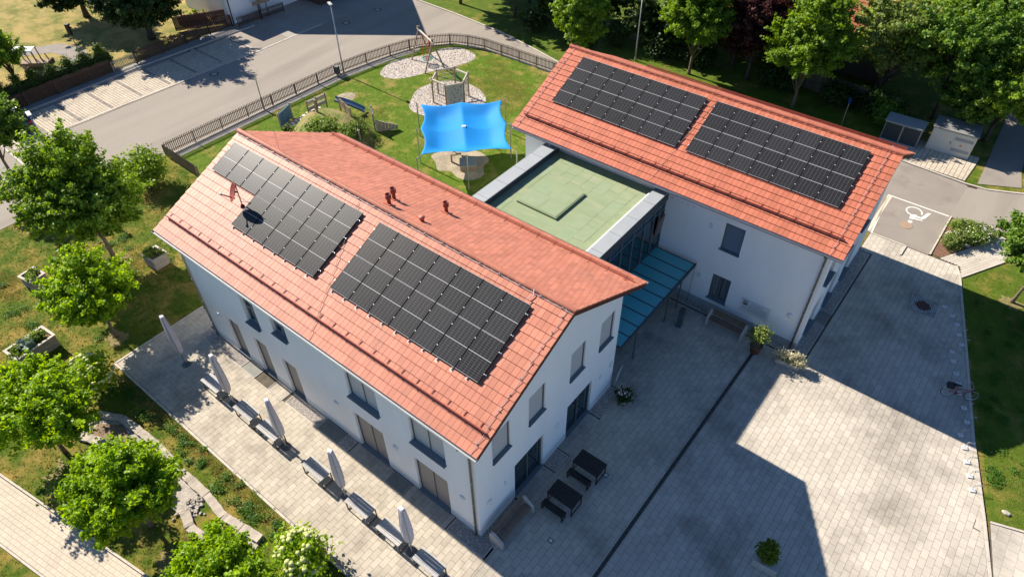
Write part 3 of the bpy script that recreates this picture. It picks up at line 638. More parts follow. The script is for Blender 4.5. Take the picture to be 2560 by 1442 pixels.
def window(house, O, U, Nrm, u0, u1, za, zb, kind, depth=.2, sill=True, sill_out=.1):
    """kind: shutter (closed blind), glass (frame, mullion, panes), blind (venetian), door (glass door leaves)"""
    O, U, Nrm = Vector(O), Vector(U), Vector(Nrm); Z = Vector((0, 0, 1)); uc, w_, zc, h_ = (u0 + u1) / 2, u1 - u0, (za + zb) / 2, zb - za
    P = lambda u, z, d=0: O + U * u + Z * z - Nrm * d
    def slab(mb, u, z, wu, hz, d, t, mi=0): mb.obox(P(u, z, d), U * (wu / 2), Nrm * (t / 2), Z * (hz / 2), mi=mi)
    g = MB()
    if kind in ('shutter', 'shutter2'):
        n = 1 if w_ < 1.4 else 2
        for k in range(n): slab(g, u0 + w_ * (k + .5) / n, zc, w_ / n - (.012 if n > 1 else 0), h_, depth - .02, .04)
        o = g.build('window', SHUTTER if kind == 'shutter' else SHUTTER2, house)
        r = MB(); slab(r, u0 + .025, zc, .045, h_ - .01, depth - .06, .05); slab(r, u1 - .025, zc, .045, h_ - .01, depth - .06, .05); 
        if n > 1: slab(r, uc, zc, .03, h_ - .01, depth - .055, .04)
        r.build('guide_rail', FRAME, o)
    elif kind == 'blind':
        slab(g, uc, zc, w_, h_, depth + .02, .02); o = g.build('window', GLASS, house)
        sl = MB(); sl.obox(P(0, 0), U * (w_ / 2 - .05), (Nrm * .8 - Z * .6) * .03, (Nrm * .6 + Z * .8) * .003); sl_me = sl.mesh('slat', mat('blind_slat', (.21, .24, .27), None, rough=.5))
        n = int(h_ / .07)
        for k in range(n): link('slat', sl_me, o, Vector(P(uc, za + .04 + k * .07, depth - .08)) - Vector(P(0, 0)))
        r = MB(); slab(r, u0 + .02, zc, .05, h_, depth - .08, .08); slab(r, u1 - .02, zc, .05, h_, depth - .08, .08); slab(r, uc, zb - .05, w_, .1, depth - .1, .1); r.build('frame', FRAME, o)
    else:
        slab(g, uc, zc, w_, h_, depth + .02, .02); o = g.build('window', GLASS, house)
        r = MB(); t = .07
        for u in (u0 + t / 2, u1 - t / 2, uc): slab(r, u, zc, t, h_, depth - .02, .06)
        for z in ((za + t / 2, zb - t / 2) + ((za + h_ * .55,) if kind == 'glass2' else ())): slab(r, uc, z, w_, t, depth - .023, .055)
        r.build('frame', FRAME if kind != 'glass2' else GREYFRAME, o)
        if kind == 'curtain':
            c = MB(); slab(c, uc - w_ * .22, zc, w_ * .42, h_ - .1, depth + .005, .01); slab(c, uc + w_ * .25, zc, w_ * .36, h_ - .1, depth + .005, .01); c.build('curtain', CURTAIN, o)
        if kind == 'door':
            hd = MB(); slab(hd, uc - .09, za + 1.05, .03, .16, depth - .08, .05); hd.build('handle', STEEL, o)
    if sill:
        s_ = MB(); s_.obox(P(uc, za - .012, depth / 2 - sill_out / 2 - .02), U * (w_ / 2 + .035), Nrm * ((depth + sill_out) / 2), Z * .02); s_.build('sill', SILL, o)
    return o
def wall_lamp(house, c, nrm):
    b = MB(); c = Vector(c); nrm = Vector(nrm); q = nrm.to_track_quat('Z', 'Y').to_matrix()
    prof = [(.15, 0), (.15, .04), (.12, .075), (.05, .09)]; K = MB(); K.lathe(prof, 18)
    o = K.build('wall_lamp', mat('lamp_glass', (.72, .72, .70), None, rough=.35), house, True, c, nrm.to_track_quat('Z', 'Y').to_euler()); return o
def small_box(house, c, nrm, w_=.16, h_=.26, d=.07, m=None, name='wall_box'):
    b = MB(); c = Vector(c); nrm = Vector(nrm); u = Vector((0, 0, 1)).cross(nrm); b.obox(c + nrm * d / 2, u * w_ / 2, nrm * d / 2, Vector((0, 0, h_ / 2)))
    return b.build(name, m or mat('white_box', (.66, .67, .67), None, rough=.5), house)

# ---- long house on the terrace
RA = Roof(-19.675, .672, (-.54, 7.386), (5.192, 10.015), (11.007, 7.084))
HA = thing('community_house', 'white two storey house with terrace doors and salmon tiled gable roof', 'building', (-9.5, 5, 0))
HA.location = (0, 0, 0)
wb = MB(); X0 = -19.1
opsN = [(-14.55, -13.5, 3.95, 5.72), (-12.27, -11.2, 4.68, 5.72), (-7.28, -5.38, 3.98, 5.72), (-3.5, -1.6, 3.98, 5.72),
        (-17.05, -16.0, .03, 2.66), (-14.78, -13.73, .03, 2.66), (-12.5, -11.42, .03, 2.66), (-7.4, -5.5, .03, 2.66), (-3.6, -1.68, .03, 2.66)]
opsN = [(a - X0, b - X0, c, d) for a, b, c, d in opsN]
topN = lambda u: RA.ztop(0.0) - .2
wall_skin(wb, (X0, 0, 0), (1, 0, 0), (0, -1, 0), -X0, topN, opsN)
opsG = [(1.0, 2.1, 4.4, 6.18), (3.31, 4.42, 4.36, 6.16), (6.25, 7.36, 4.28, 6.1), (8.56, 9.70, 4.2, 6.02), (2.36, 4.4, .02, 2.5), (6.24, 8.25, .02, 2.45)]
topG = lambda u: RA.ztop(u) - .2
wall_skin(wb, (0, 0, 0), (0, 1, 0), (1, 0, 0), 10.25, topG, opsG, .15, 0, (5.192,))
wall_skin(wb, (0, 10.25, 0), (-1, 0, 0), (0, 1, 0), -X0, lambda u: RA.ztop(10.25) - .2, [])
wall_skin(wb, (X0, 10.25, 0), (0, -1, 0), (-1, 0, 0), 10.25, lambda u: RA.ztop(10.25 - u) - .2, [], .2, 0, (10.25 - 5.192,))
wb.build('wall', WHITE, HA)
pb = MB()
def plinth(house, pmat, O, U, Nrm, ulen, ops, h=.42):
    O, U, Nrm = Vector(O), Vector(U), Vector(Nrm); gaps = sorted([(o[0], o[1]) for o in ops if o[2] < .3]); u = 0
    for a, b in gaps + [(ulen, ulen)]:
        if a > u + .02: pb = MB(); pb.obox(O + U * (u + a) / 2 + Vector((0, 0, h / 2)) + Nrm * .004, U * ((a - u) / 2), Nrm * .008, Vector((0, 0, h / 2))); pb.build('plinth', pmat, house)
        u = b
PLM = mat('pale_plinth', (.62, .635, .64), (.58, .595, .60), sc=1, rough=.9, world=True)
plinth(HA, PLM, (X0, 0, 0), (1, 0, 0), (0, -1, 0), -X0, opsN); plinth(HA, PLM, (0, 0, 0), (0, 1, 0), (1, 0, 0), 10.25, opsG)
KN = ['glass2', 'glass2', 'shutter', 'shutter', 'shutter2', 'shutter2', 'shutter2', 'shutter2', 'shutter2']
for (a, b, c, d), k in zip(opsN, KN): window(HA, (X0, 0, 0), (1, 0, 0), (0, -1, 0), a, b, c, d, k, .2, True, .14 if c > 1 else .05)
KG = ['shutter'] * 4 + ['door'] * 2
for (a, b, c, d), k in zip(opsG, KG): window(HA, (0, 0, 0), (0, 1, 0), (1, 0, 0), a, b, c, d, k, .15, True, .07 if c > 1 else .04)
make_roof(HA, RA, TILE, True)
snow_guard(HA, RA, 'near', .90, -19.5, .5, REDMETAL); snow_guard(HA, RA, 'far', .86, -19.3, .35, REDLIGHT, .96)
gutter(HA, -19.7, .70, -.60, 7.33, COPING); gutter(HA, -19.7, .70, 11.07, 7.03)
downpipe(HA, -.20, -.075, 7.26, -.60, mat('bronze_pipe', (.17, .155, .13), (.13, .12, .10), sc=4, rough=.5, metal=.4)); downpipe(HA, -18.95, -.075, 7.26, -.60, STEEL)
for x in (-17.75, -8.6, -4.75, -.85): wall_lamp(HA, (x, 0, 2.3), (0, -1, 0))
for y in (.63, 5.4, 9.95): wall_lamp(HA, (0, y, 2.0), (1, 0, 0))
small_box(HA, (0, 1.68, 2.05), (1, 0, 0), .14, .26, .03); small_box(HA, (0, 9.0, 1.95), (1, 0, 0), .14, .26, .03)
for i, (x, y, h) in enumerate([(-8.27, 7.87, .58), (-9.68, 5.80, .55), (-10.15, 6.5, .62)]):
    b = MB(); b.lathe([(.085, -.25), (.085, h * .55), (.135, h * .60), (.135, h), (.115, h), (.11, h * .7)], 14); o = b.build('vent_pipe', REDMETAL, HA, True, (x, y, RA.ztop(y)))
    c = MB(); c.obox((0, 0, .03), (.2, 0, 0), Vector((0, 1, -.504)).normalized() * .2, Vector((0, .504, 1)).normalized() * .012); c.build('flashing', REDLIGHT, o)
b = MB(); b.lathe([(.10, -.2), (.10, .16), (.14, .17), (.14, .24), (.05, .28)], 14); b.build('vent_cap', REDLIGHT, HA, True, (-7.74, 5.85, RA.ztop(5.85)))
wire(HA, [RA.P('near', x, RA.frame('near')[3] - .17, .06) for x in np.linspace(-19.6, .6, 12)], .014)
wire(HA, [RA.P('near', .38 + .05 * math.sin(k * 2), s_, .06) for k, s_ in enumerate(np.linspace(-.02, 6.2, 9))], .010)
wire(HA, [RA.P('near', -1.2, 5.75, .15), RA.P('near', -1.05, 6.05, .08), RA.P('near', -1.2, 6.3, .1)], .02)
wire(HA, [RA.P('near', -8.2 - .4 * s_, s_ * 1.0, .06) for s_ in np.linspace(0, 6.0, 8)], .010, mat('dull_wire', (.30, .27, .2), None, rough=.6))
wire(HA, [(-16.4, 5.192, 10.08), (-16.4, 5.192, 11.4)], .008, STEEL, 'lightning_rod')
for x in np.linspace(-18.7, .2, 20):
    b = MB(); b.box(-.03, -.03, 0, .03, .03, .07); b.build('wire_clip', STEEL, HA, loc=RA.P('near', x, RA.frame('near')[3] - .17, .03))

# ---- house behind
RB = Roof(-12.402, 6.973, (17.864, 7.001), (23.633, 9.695), (28.992, 7.001))
HB = thing('parish_house', 'white two storey house with wall plaque and orange tiled gable roof', 'building')
wb = MB(); BX0, BX1, BY0, BY1 = -11.75, 6.42, 18.364, 28.5
opsB = [(1.15, 2.22, 4.35, 6.04), (1.13, 2.22, .8, 2.54)]
opsB = [(a - BX0, b - BX0, c, d) for a, b, c, d in opsB]
wall_skin(wb, (BX0, BY0, 0), (1, 0, 0), (0, -1, 0), BX1 - BX0, lambda u: RB.ztop(BY0) - .2, opsB)
opsR = [(y - BY0, y - BY0 + 1.35, za, zb) for za, zb in ((.5, 2.55), (4.1, 5.9)) for y in (19.15, 21.85, 24.55)]
wall_skin(wb, (BX1, BY0, 0), (0, 1, 0), (1, 0, 0), BY1 - BY0, lambda u: RB.ztop(BY0 + u) - .2, opsR, .25, 0, (23.633 - BY0,))
wall_skin(wb, (BX1, BY1, 0), (-1, 0, 0), (0, 1, 0), BX1 - BX0, lambda u: RB.ztop(BY1) - .2, [])
wall_skin(wb, (BX0, BY1, 0), (0, -1, 0), (-1, 0, 0), BY1 - BY0, lambda u: RB.ztop(BY1 - u) - .2, [], .2, 0, (BY1 - 23.633,))
wb.build('wall', WHITE, HB)
plinth(HB, PLINTH, (BX0, BY0, 0), (1, 0, 0), (0, -1, 0), BX1 - BX0, []); plinth(HB, PLINTH, (BX1, BY0, 0), (0, 1, 0), (1, 0, 0), BY1 - BY0, [], .2)
window(HB, (BX0, BY0, 0), (1, 0, 0), (0, -1, 0), *opsB[0], 'blind', .2); window(HB, (BX0, BY0, 0), (1, 0, 0), (0, -1, 0), *opsB[1], 'curtain', .2)
for q in opsR: window(HB, (BX1, BY0, 0), (0, 1, 0), (1, 0, 0), *q, 'glass', .25, True, .16)
make_roof(HB, RB, TILE_B, False)
snow_guard(HB, RB, 'near', .95, -12.1, 6.6, REDMETAL, .85); snow_guard(HB, RB, 'far', .9, -9.5, 6.6, REDMETAL, .9)
gutter(HB, -12.43, 7.0, 17.80, 6.95); gutter(HB, -12.43, 7.0, 29.06, 6.95)
downpipe(HB, 6.2, 18.28, 6.88, 17.80, MATS['bronze_pipe']); downpipe(HB, -9.6, 18.28, 6.88, 17.80, ZINC)
wall_lamp(HB, (5.62, BY0, 2.08), (0, -1, 0)); small_box(HB, (.45, BY0, 5.5), (0, -1, 0)); small_box(HB, (.46, BY0, 2.0), (0, -1, 0))
for i in range(5):
    b = MB(); b.lathe([(.055, 0), (.055, .02), (.02, .03)], 12); b.build('wall_vent', mat('white_cap', (.62, .63, .64), None, rough=.5), HB, False, (-1.95 + i * .31, BY0, 6.18), (R(90), 0, 0))
wire(HB, [RB.P('near', 6.35, s_, .06) for s_ in np.linspace(-.02, 6.2, 9)], .011); wire(HB, [RB.P('near', -12.05, s_, .06) for s_ in np.linspace(0, 6.2, 9)], .010)
wire(HB, [RB.P('near', -3.25 + .12 * s_, s_, .05) for s_ in np.linspace(0, 6.0, 8)], .009, MATS['dull_wire'])
wire(HB, [(-12.3, 23.633, 9.75), (-12.55, 23.6, 10.5)], .012, STEEL, 'lightning_rod'); wire(HB, [RB.P('far', 6.6, 4.5, .05), RB.P('far', 6.3, 5.6, .2), RB.P('near', 6.35, 6.2, .08)], .012)
for k in range(9):
    b = MB(); b.box(-.022, -.022, 0, .022, .022, .05); b.build('wire_clip', STEEL, HB, loc=RB.P('near', -12.05, .4 + k * .68, .03))
    b = MB(); b.box(-.022, -.022, 0, .022, .022, .05); b.build('wire_clip', STEEL, HB, loc=RB.P('near', 6.35, .4 + k * .68, .03))
    b = MB(); b.box(-.022, -.022, 0, .022, .022, .05); b.build('wire_clip', STEEL, HA, loc=RA.P('near', .38, .4 + k * .68, .03))
# plaque: a pale plate on spacers with a small photograph and lines of print too small to read
pq = thing('wall_plaque', 'pale rectangular plaque with small photo and printed lines on the white wall', 'plaque', (3.83, BY0 - .03, 1.41))
b = MB(); b.box(-.79, -.012, -.46, .79, .012, .46); b.build('plate', mat('plaque_plate', (.66, .67, .66), (.62, .63, .62), sc=2, rough=.35), pq)
b = MB(); b.box(-.68, -.016, .05, -.43, -.012, .38); ph = b.build('photo', mat('photo_grey', (.30, .28, .25), (.20, .19, .175), sc=3, rough=.5), pq)
b = MB(); b.poly(*[(-.555 + .075 * math.cos(a), -.0175, .255 + .095 * math.sin(a)) for a in np.linspace(0, 2 * math.pi, 16)[:-1]]); b.build('photo_face', mat('photo_pale', (.42, .38, .33), None, rough=.5), ph)
b = MB(); b.poly((-.67, -.0172, .06), (-.44, -.0172, .06), (-.45, -.0172, .13), (-.51, -.0172, .17), (-.60, -.0172, .17), (-.66, -.0172, .13)); b.build('photo_coat', mat('photo_dark', (.03, .03, .032), None, rough=.5), ph)
tx = MB(); rr_ = random.Random(3)
for k, (z, x0, x1, h_) in enumerate([(.33, -.2, .45, .03), (.27, -.25, .5, .022)] + [(.18 - i * .045, -.36, .66, .016) for i in range(11)]):
    x = x0
    while x < x1:
        wd = rr_.uniform(.03, .11); tx.box(x, -.0145, z - h_ / 2, min(x + wd, x1), -.0125, z + h_ / 2); x += wd + .018
tx.build('print', mat('plaque_print', (.30, .31, .32), None, rough=.6), pq)
for k, (z, x0, x1) in enumerate([(-.03 - i * .035, -.66, -.45) for i in range(6)]):
    b = MB(); b.box(x0, -.0145, z - .006, x1, -.0125, z + .006); b.build('print', MATS['plaque_print'], pq)
for sx in (-.72, .72):
    for sz in (-.4, .4):
        b = MB(); b.lathe([(.012, 0), (.012, .045)], 8); b.build('spacer', STEEL, pq, False, (sx, .03, sz), (R(90), 0, 0))

# ---- glazed link with a felt roof
LK = thing('glazed_link', 'flat roofed glass link with green felt roof between the two houses', 'building')
zc_ = 6.62
b = MB(); b.box(-9.9, 10.35, 0, -2.40, 18.3, 6.1); b.build('body', mat('link_wall', (.55, .56, .57), None, rough=.9), LK)
b = MB(); b.box(-9.3, 10.35, 6.1, -2.86, 18.3, 6.25, skip=('b',)); b.build('felt_roof', GREENROOF, LK)
rr2 = random.Random(5)
for i in range(9):
    for j in range(5):
        x0 = -9.15 + i * .70; y0 = 11.8 + j * 1.25 + (.6 if i % 2 else 0)
        if rr2.random() < .8 and x0 < -3.6 and not (-8.6 < x0 + .3 < -5.3 and 12.3 < y0 + .6 < 15.9):
            b = MB(); b.box(x0, y0, 6.25, x0 + .69, min(y0 + 1.24, 18.25), 6.254 + rr2.random() * .006); b.build('felt_sheet', GREENROOF if rr2.random() < .6 else GREENFELT, LK)
b = MB(); hx0, hx1, hy0, hy1 = -8.2, -5.68, 12.98, 15.68
for q, z, zb in ((.0, 6.17, 5.99), (.12, 6.17, 5.99)): pass
b.prism([(hx0, hy0), (hx1, hy0), (hx1, hy1), (hx0, hy1)], 6.25, 6.37); b.prism([(hx0 + .06, hy0 + .06), (hx1 - .06, hy0 + .06), (hx1 - .06, hy1 - .06), (hx0 + .06, hy1 - .06)], 6.3, 6.39)
ht = b.build('roof_curb', GREENROOF, LK)
for x0, x1, y0, y1 in ((-8.2, -6.98, 13.1, 14.2), (-6.84, -5.85, 13.1, 14.0), (-8.15, -7.25, 14.3, 15.0), (-7.1, -6.0, 14.25, 14.85)):
    b = MB(); b.box(x0 + .08, y0, 6.388, x1 + .06, y1, 6.394); b.build('felt_sheet', GREENFELT, ht)
for nm, x0, x1 in (('left', -10.05, -9.22), ('right', -2.86, -2.14)):
    ys = np.linspace(10.3, 18.3, 6)
    for a, c in zip(ys[:-1], ys[1:]):
        b = MB(); b.box(x0, a + .008, zc_ - .06, x1, c - .008, zc_); b.build('coping_plate', COPING, LK)
    b = MB(); b.box(x0 + .03, 10.3, 6.0, x1 - .03, 18.3, zc_ - .065); b.build('parapet', DARKMETAL, LK)
b = MB(); b.box(-3.06, 11.0, 6.28, -2.96, 18.0, 6.40); b.build('edge_rail', mat('white_rail', (.68, .66, .60), None, rough=.6), LK)
for y in (12.4, 14.0, 15.6, 17.2): b = MB(); b.box(-2.98, y - .12, 6.28, -2.87, y + .12, 6.34); b.build('rail_foot', DARKMETAL, LK)
# glazing towards the plaza
xf = -2.30; ys = [10.4, 11.6, 12.75, 13.9, 15.05, 16.2, 17.2, 18.25]
for i, (a, c) in enumerate(zip(ys[:-1], ys[1:])):
    for za, zb, m in ((2.95, 5.43, GLASS), (5.5, 6.45, TEAL), (.15, 2.85, GLASS)):
        b = MB(); b.box(xf - .01, a + .03, za, xf + .01, c - .03, zb); b.build('pane', m, LK)
fr = MB()
for y in ys: fr.box(xf - .03, y - .03, 0, xf + .07, y + .03, 6.5)
for z in (2.9, 5.465, 6.48, .07): fr.box(xf - .02, 10.4, z - .035, xf + .06, 18.25, z + .035)
fr.build('mullion', mat('blue_grey_frame', (.12, .15, .18), None, rough=.4), LK)
b = MB(); b.obox((xf + .16, 17.72, 4.6), (.025, 0, 0), (0, .36, .0), (.05, 0, .62)); vo = b.build('opening_window', mat('brown_sash', (.22, .09, .05), None, rough=.5), LK)
b = MB(); b.obox((xf + .19, 17.72, 4.6), (.006, 0, 0), (0, .28, .0), (.043, 0, .54)); b.build('pane', GLASS, vo)
# glass canopy over the entrance
CN = thing('glass_canopy', 'blue glass entrance canopy on slim posts between the two houses', 'canopy')
cx0, cx1, cy0, cy1, cz = -2.3, .12, 10.45, 18.05, 2.85
n_ = 9; dy = (cy1 - cy0) / n_
pn = MB(); pn.box(-(cx1 - cx0) / 2 + .02, -dy / 2 + .035, -.008, (cx1 - cx0) / 2, dy / 2 - .035, .008); pme = pn.mesh('glass_pane', CANOPY)
bm_ = MB(); bm_.box(-(cx1 - cx0) / 2, -.035, -.05, (cx1 - cx0) / 2, .035, .022); bme = bm_.mesh('rafter', DARKMETAL)
for i in range(n_): link('glass_pane', pme, CN, ((cx0 + cx1) / 2, cy0 + (i + .5) * dy, cz))
for i in range(n_ + 1): link('rafter', bme, CN, ((cx0 + cx1) / 2, cy0 + i * dy, cz))
b = MB(); b.box(cx1, cy0 - .1, cz - .14, cx1 + .09, cy1 + .1, cz + .03); b.build('front_beam', DARKMETAL, CN)
b = MB(); b.box(cx0 - .02, cy0, cz - .1, cx0 + .06, cy1, cz + .06); b.build('wall_rail', DARKMETAL, CN)
pm = MB(); pm.lathe([(.04, 0), (.04, cz - .1)], 10); pme2 = pm.mesh('post', mat('teal_post', (.07, .11, .12), None, rough=.5))
for y in (12.5, 15.85, 17.2): link('post', pme2, CN, (-.05, y, 0))
b = MB(); b.tube([(cx1 + .05, cy1 + .05, cz - .1), (cx1 + .05, cy1 + .05, 0)], .012, 6); b.build('rain_chain', DARKMETAL, CN)
lb = thing('letter_pillar', 'dark metal letter pillar standing under the glass canopy edge', 'pillar', (.74, 16.15, 0), R(8))
b = MB(); b.box(-.13, -.2, 0, .13, .2, 1.15); b.build('body', mat('pillar_paint', (.06, .085, .095), None, rough=.5), lb); b = MB(); b.box(-.15, -.22, 1.15, .15, .22, 1.19); b.build('cap', DARKMETAL, lb)
ab = thing('notice_stand', 'white notice board leaning beside the corner of the terrace house', 'sign', (.22, 10.55, 0), R(12))
b = MB(); b.obox((0, 0, .75), (.02, 0, -.0), (0, .3, 0), (.05, 0, .48)); b.build('board', mat('white_board', (.58, .60, .61), None, rough=.5), ab); b = MB(); b.obox((.024, 0, .75), (.004, 0, 0), (0, .22, 0), (.043, 0, .36)); b.build('poster', mat('poster_teal', (.10, .22, .24), (.30, .34, .32), sc=5, rough=.6), ab)
b = MB(); b.bar((.0, -.24, 0), (0, -.24, .35), .03); b.build('leg', STEEL, ab); b = MB(); b.bar((.0, .24, 0), (0, .24, .35), .03); b.build('leg', STEEL, ab)

# ---- solar arrays
PW_, PL_, PG_ = 1.134, 1.722, .02
def pv_material():
    m = bpy.data.materials.new('solar_cells'); m.use_nodes = True; N = m.node_tree.nodes; L = m.node_tree.links; bs = N['Principled BSDF']
    tc = N.new('ShaderNodeTexCoord'); sp = N.new('ShaderNodeSeparateXYZ'); L.new(tc.outputs['Object'], sp.inputs[0])
    def M(op, a, b=None):
        n = N.new('ShaderNodeMath'); n.operation = op
        for i, q in enumerate((a, b)):
            if q is None: continue
            if isinstance(q, (int, float)): n.inputs[i].default_value = q
            else: L.new(q, n.inputs[i])
        return n.outputs[0]
    def line(c, pitch, wd): return M('LESS_THAN', M('ABSOLUTE', M('SUBTRACT', M('FRACT', M('ADD', M('DIVIDE', c, pitch), 100.5)), .5)), wd / pitch / 2)
    lx = line(sp.outputs[0], .182, .012); 
    ya = M('SUBTRACT', M('ABSOLUTE', sp.outputs[1]), .012); ly = line(ya, .0925, .007); mid = M('LESS_THAN', M('ABSOLUTE', sp.outputs[1]), .013)
    anyl = M('MINIMUM', M('ADD', lx, ly), 1.0)
    oi = N.new('ShaderNodeObjectInfo')
    mr = N.new('ShaderNodeMapRange'); mr.inputs[3].default_value = .8; mr.inputs[4].default_value = 1.25; L.new(oi.outputs['Random'], mr.inputs[0])
    hs = N.new('ShaderNodeHueSaturation'); hs.inputs['Color'].default_value = (.020, .020, .022, 1); L.new(mr.outputs[0], hs.inputs['Value'])
    x = N.new('ShaderNodeMix'); x.data_type = 'RGBA'; L.new(anyl, x.inputs[0]); L.new(hs.outputs[0], x.inputs[6]); x.inputs[7].default_value = (.105, .105, .108, 1)
    y = N.new('ShaderNodeMix'); y.data_type = 'RGBA'; L.new(mid, y.inputs[0]); L.new(x.outputs[2], y.inputs[6]); y.inputs[7].default_value = (.33, .33, .33, 1)
    L.new(y.outputs[2], bs.inputs['Base Color']); bs.inputs['Roughness'].default_value = .36; bs.inputs['Specular IOR Level'].default_value = .09
    return m
PV = pv_material()
pg = MB(); pg.box(-PW_ / 2 + .012, -PL_ / 2 + .012, -.02, PW_ / 2 - .012, PL_ / 2 - .012, .0); PGM = pg.mesh('solar_panel', PV)
pf = MB()
for sx in (-1, 1): pf.box(sx * PW_ / 2 - (.020 if sx > 0 else 0), -PL_ / 2, -.035, sx * PW_ / 2 + (.020 if sx < 0 else 0), PL_ / 2, .0015, mi=1)
for sy in (-1, 1): pf.box(-PW_ / 2 + .020, sy * PL_ / 2 - (.011 if sy > 0 else 0), -.035, PW_ / 2 - .020, sy * PL_ / 2 + (.011 if sy < 0 else 0), .003, mi=0)
PFM = pf.mesh('panel_frame', [mat('frame_silver', (.36, .36, .36), None, rough=.6, spec=.15), mat('frame_dark_reflection', (.006, .006, .007), None, rough=.8, spec=.02)])  # long edges are the same silver metal, blackened for their darker sky reflection
cl = MB(); cl.box(-.018, -.018, -.02, .018, .018, .006); CLM = cl.mesh('clamp', mat('clamp_metal', (.62, .62, .62), None, rough=.5))
hk = MB(); hk.box(-.065, -.16, 0, .065, .09, .012); hk.box(-.012, -.02, .012, .012, .14, .06); HKM = hk.mesh('roof_hook', mat('hook_plate', (.60, .44, .36), None, rough=.6))
def solar_array(rf, x0, s0, rows, label, group, hooks=True):
    e, v, n, L_ = rf.frame('near'); O = rf.P('near', x0, s0, .12)
    t = thing('solar_array', label, 'solar array', O, 0, group); t.rotation_euler = Matrix((Vector((1, 0, 0)), v, n)).transposed().to_euler()
    for r_, (c0, c1) in enumerate(rows):
        for c in range(c0, c1):
            p = link('solar_panel', PGM, t, ((c + .5) * PW_ + c * PG_, (r_ + .5) * PL_ + r_ * PG_, random.uniform(-.001, .001))); link('panel_frame', PFM, p)
        for q in (.22, .78):
            y = r_ * (PL_ + PG_) + q * PL_
            b = MB(); b.box(c0 * (PW_ + PG_) - .06, y - .02, -.08, c1 * (PW_ + PG_) + .07, y + .02, -.036); b.build('mounting_rail', ALU, t)
            for c in range(c0, c1 + 1): link('clamp', CLM, t, (c * (PW_ + PG_) - PG_ / 2 + (.01 if c == c0 else 0), y, 0))
    if hooks:
     for c in np.arange(rows[0][0] * 1.154 + .15, rows[0][1] * 1.154 - .05, .74): link('roof_hook', HKM, t, (c, -.10, -.115))
    return t
solar_array(RA, -8.934, 2.192, [(0, 7), (0, 7)], 'black solar panel array nearest the gable wall on the salmon roof', 'solar arrays on the roofs')
solar_array(RA, -19.189, 2.192, [(3, 8), (0, 8)], 'stepped black solar panel array beside the red satellite dish', 'solar arrays on the roofs')
solar_array(RB, -11.067, 2.36, [(0, 7), (0, 7)], 'black solar panel array on the orange roof, on the playground side', 'solar arrays on the roofs', False)
solar_array(RB, -2.425, 2.37, [(0, 7), (0, 7)], 'black solar panel array on the orange roof, on the parking bay side', 'solar arrays on the roofs', False)
# ---- satellite dish
bp_ = Vector((-16.02, 2.35, RA.ztop(2.35)))
SD = thing('satellite_dish', 'dark red satellite dish on a steel mast on the salmon roof', 'satellite dish', bp_)
b = MB(); b.tube([(0, 0, 0), (0, 0, 1.25)], .028, 9); b.tube([(0, 0, 1.2), (.0, 0, 1.5)], .012, 6); b.build('mast', STEEL, SD)
b = MB(); b.lathe([(.10, -.02), (.09, .08), (.04, .14)], 10); b.build('mast_collar', BLACK, SD)
DM = mat('dish_red', (.26, .055, .045), (.23, .05, .04), sc=3, rough=.55)
nrm = Vector((-.36, -.80, .42)).normalized(); dn = MB(); K = 6; n = 22
q = nrm.to_track_quat('Z', 'Y')
prof = [(.02, 0)] + [(.43 * k / K, .10 * (k / K) ** 2) for k in range(1, K + 1)] + [(.445, .10), (.445, .085)] + [(.43 * k / K, .10 * (k / K) ** 2 - .015) for k in range(K, 0, -1)]
dn.lathe(prof, n); dsh = dn.build('dish', DM, SD, True, Vector((0, 0, .82)) + nrm * .14, q.to_euler()); dsh.scale = (.93, 1.05, 1)
b = MB(); b.bar((0, 0, .82), Vector((0, 0, .82)) + nrm * .15, .06); b.build('dish_bracket', BLACK, SD)
arm0 = Vector((0, 0, .44)) + nrm * .22; lnb = Vector((0, 0, .60)) + nrm * .78
b = MB(); b.bar(arm0, lnb, .035, .05); b.build('feed_arm', DM, SD); b = MB(); b.ball(lnb, .055, .055, .075); b.bar(lnb, lnb - nrm * .1, .05); b.build('receiver', mat('pale_receiver', (.5, .5, .46), None, rough=.5), SD)
b = MB(); b.bar((.0, 0, .3), (.35, .25, .28), .03); b.build('stay', STEEL, SD)
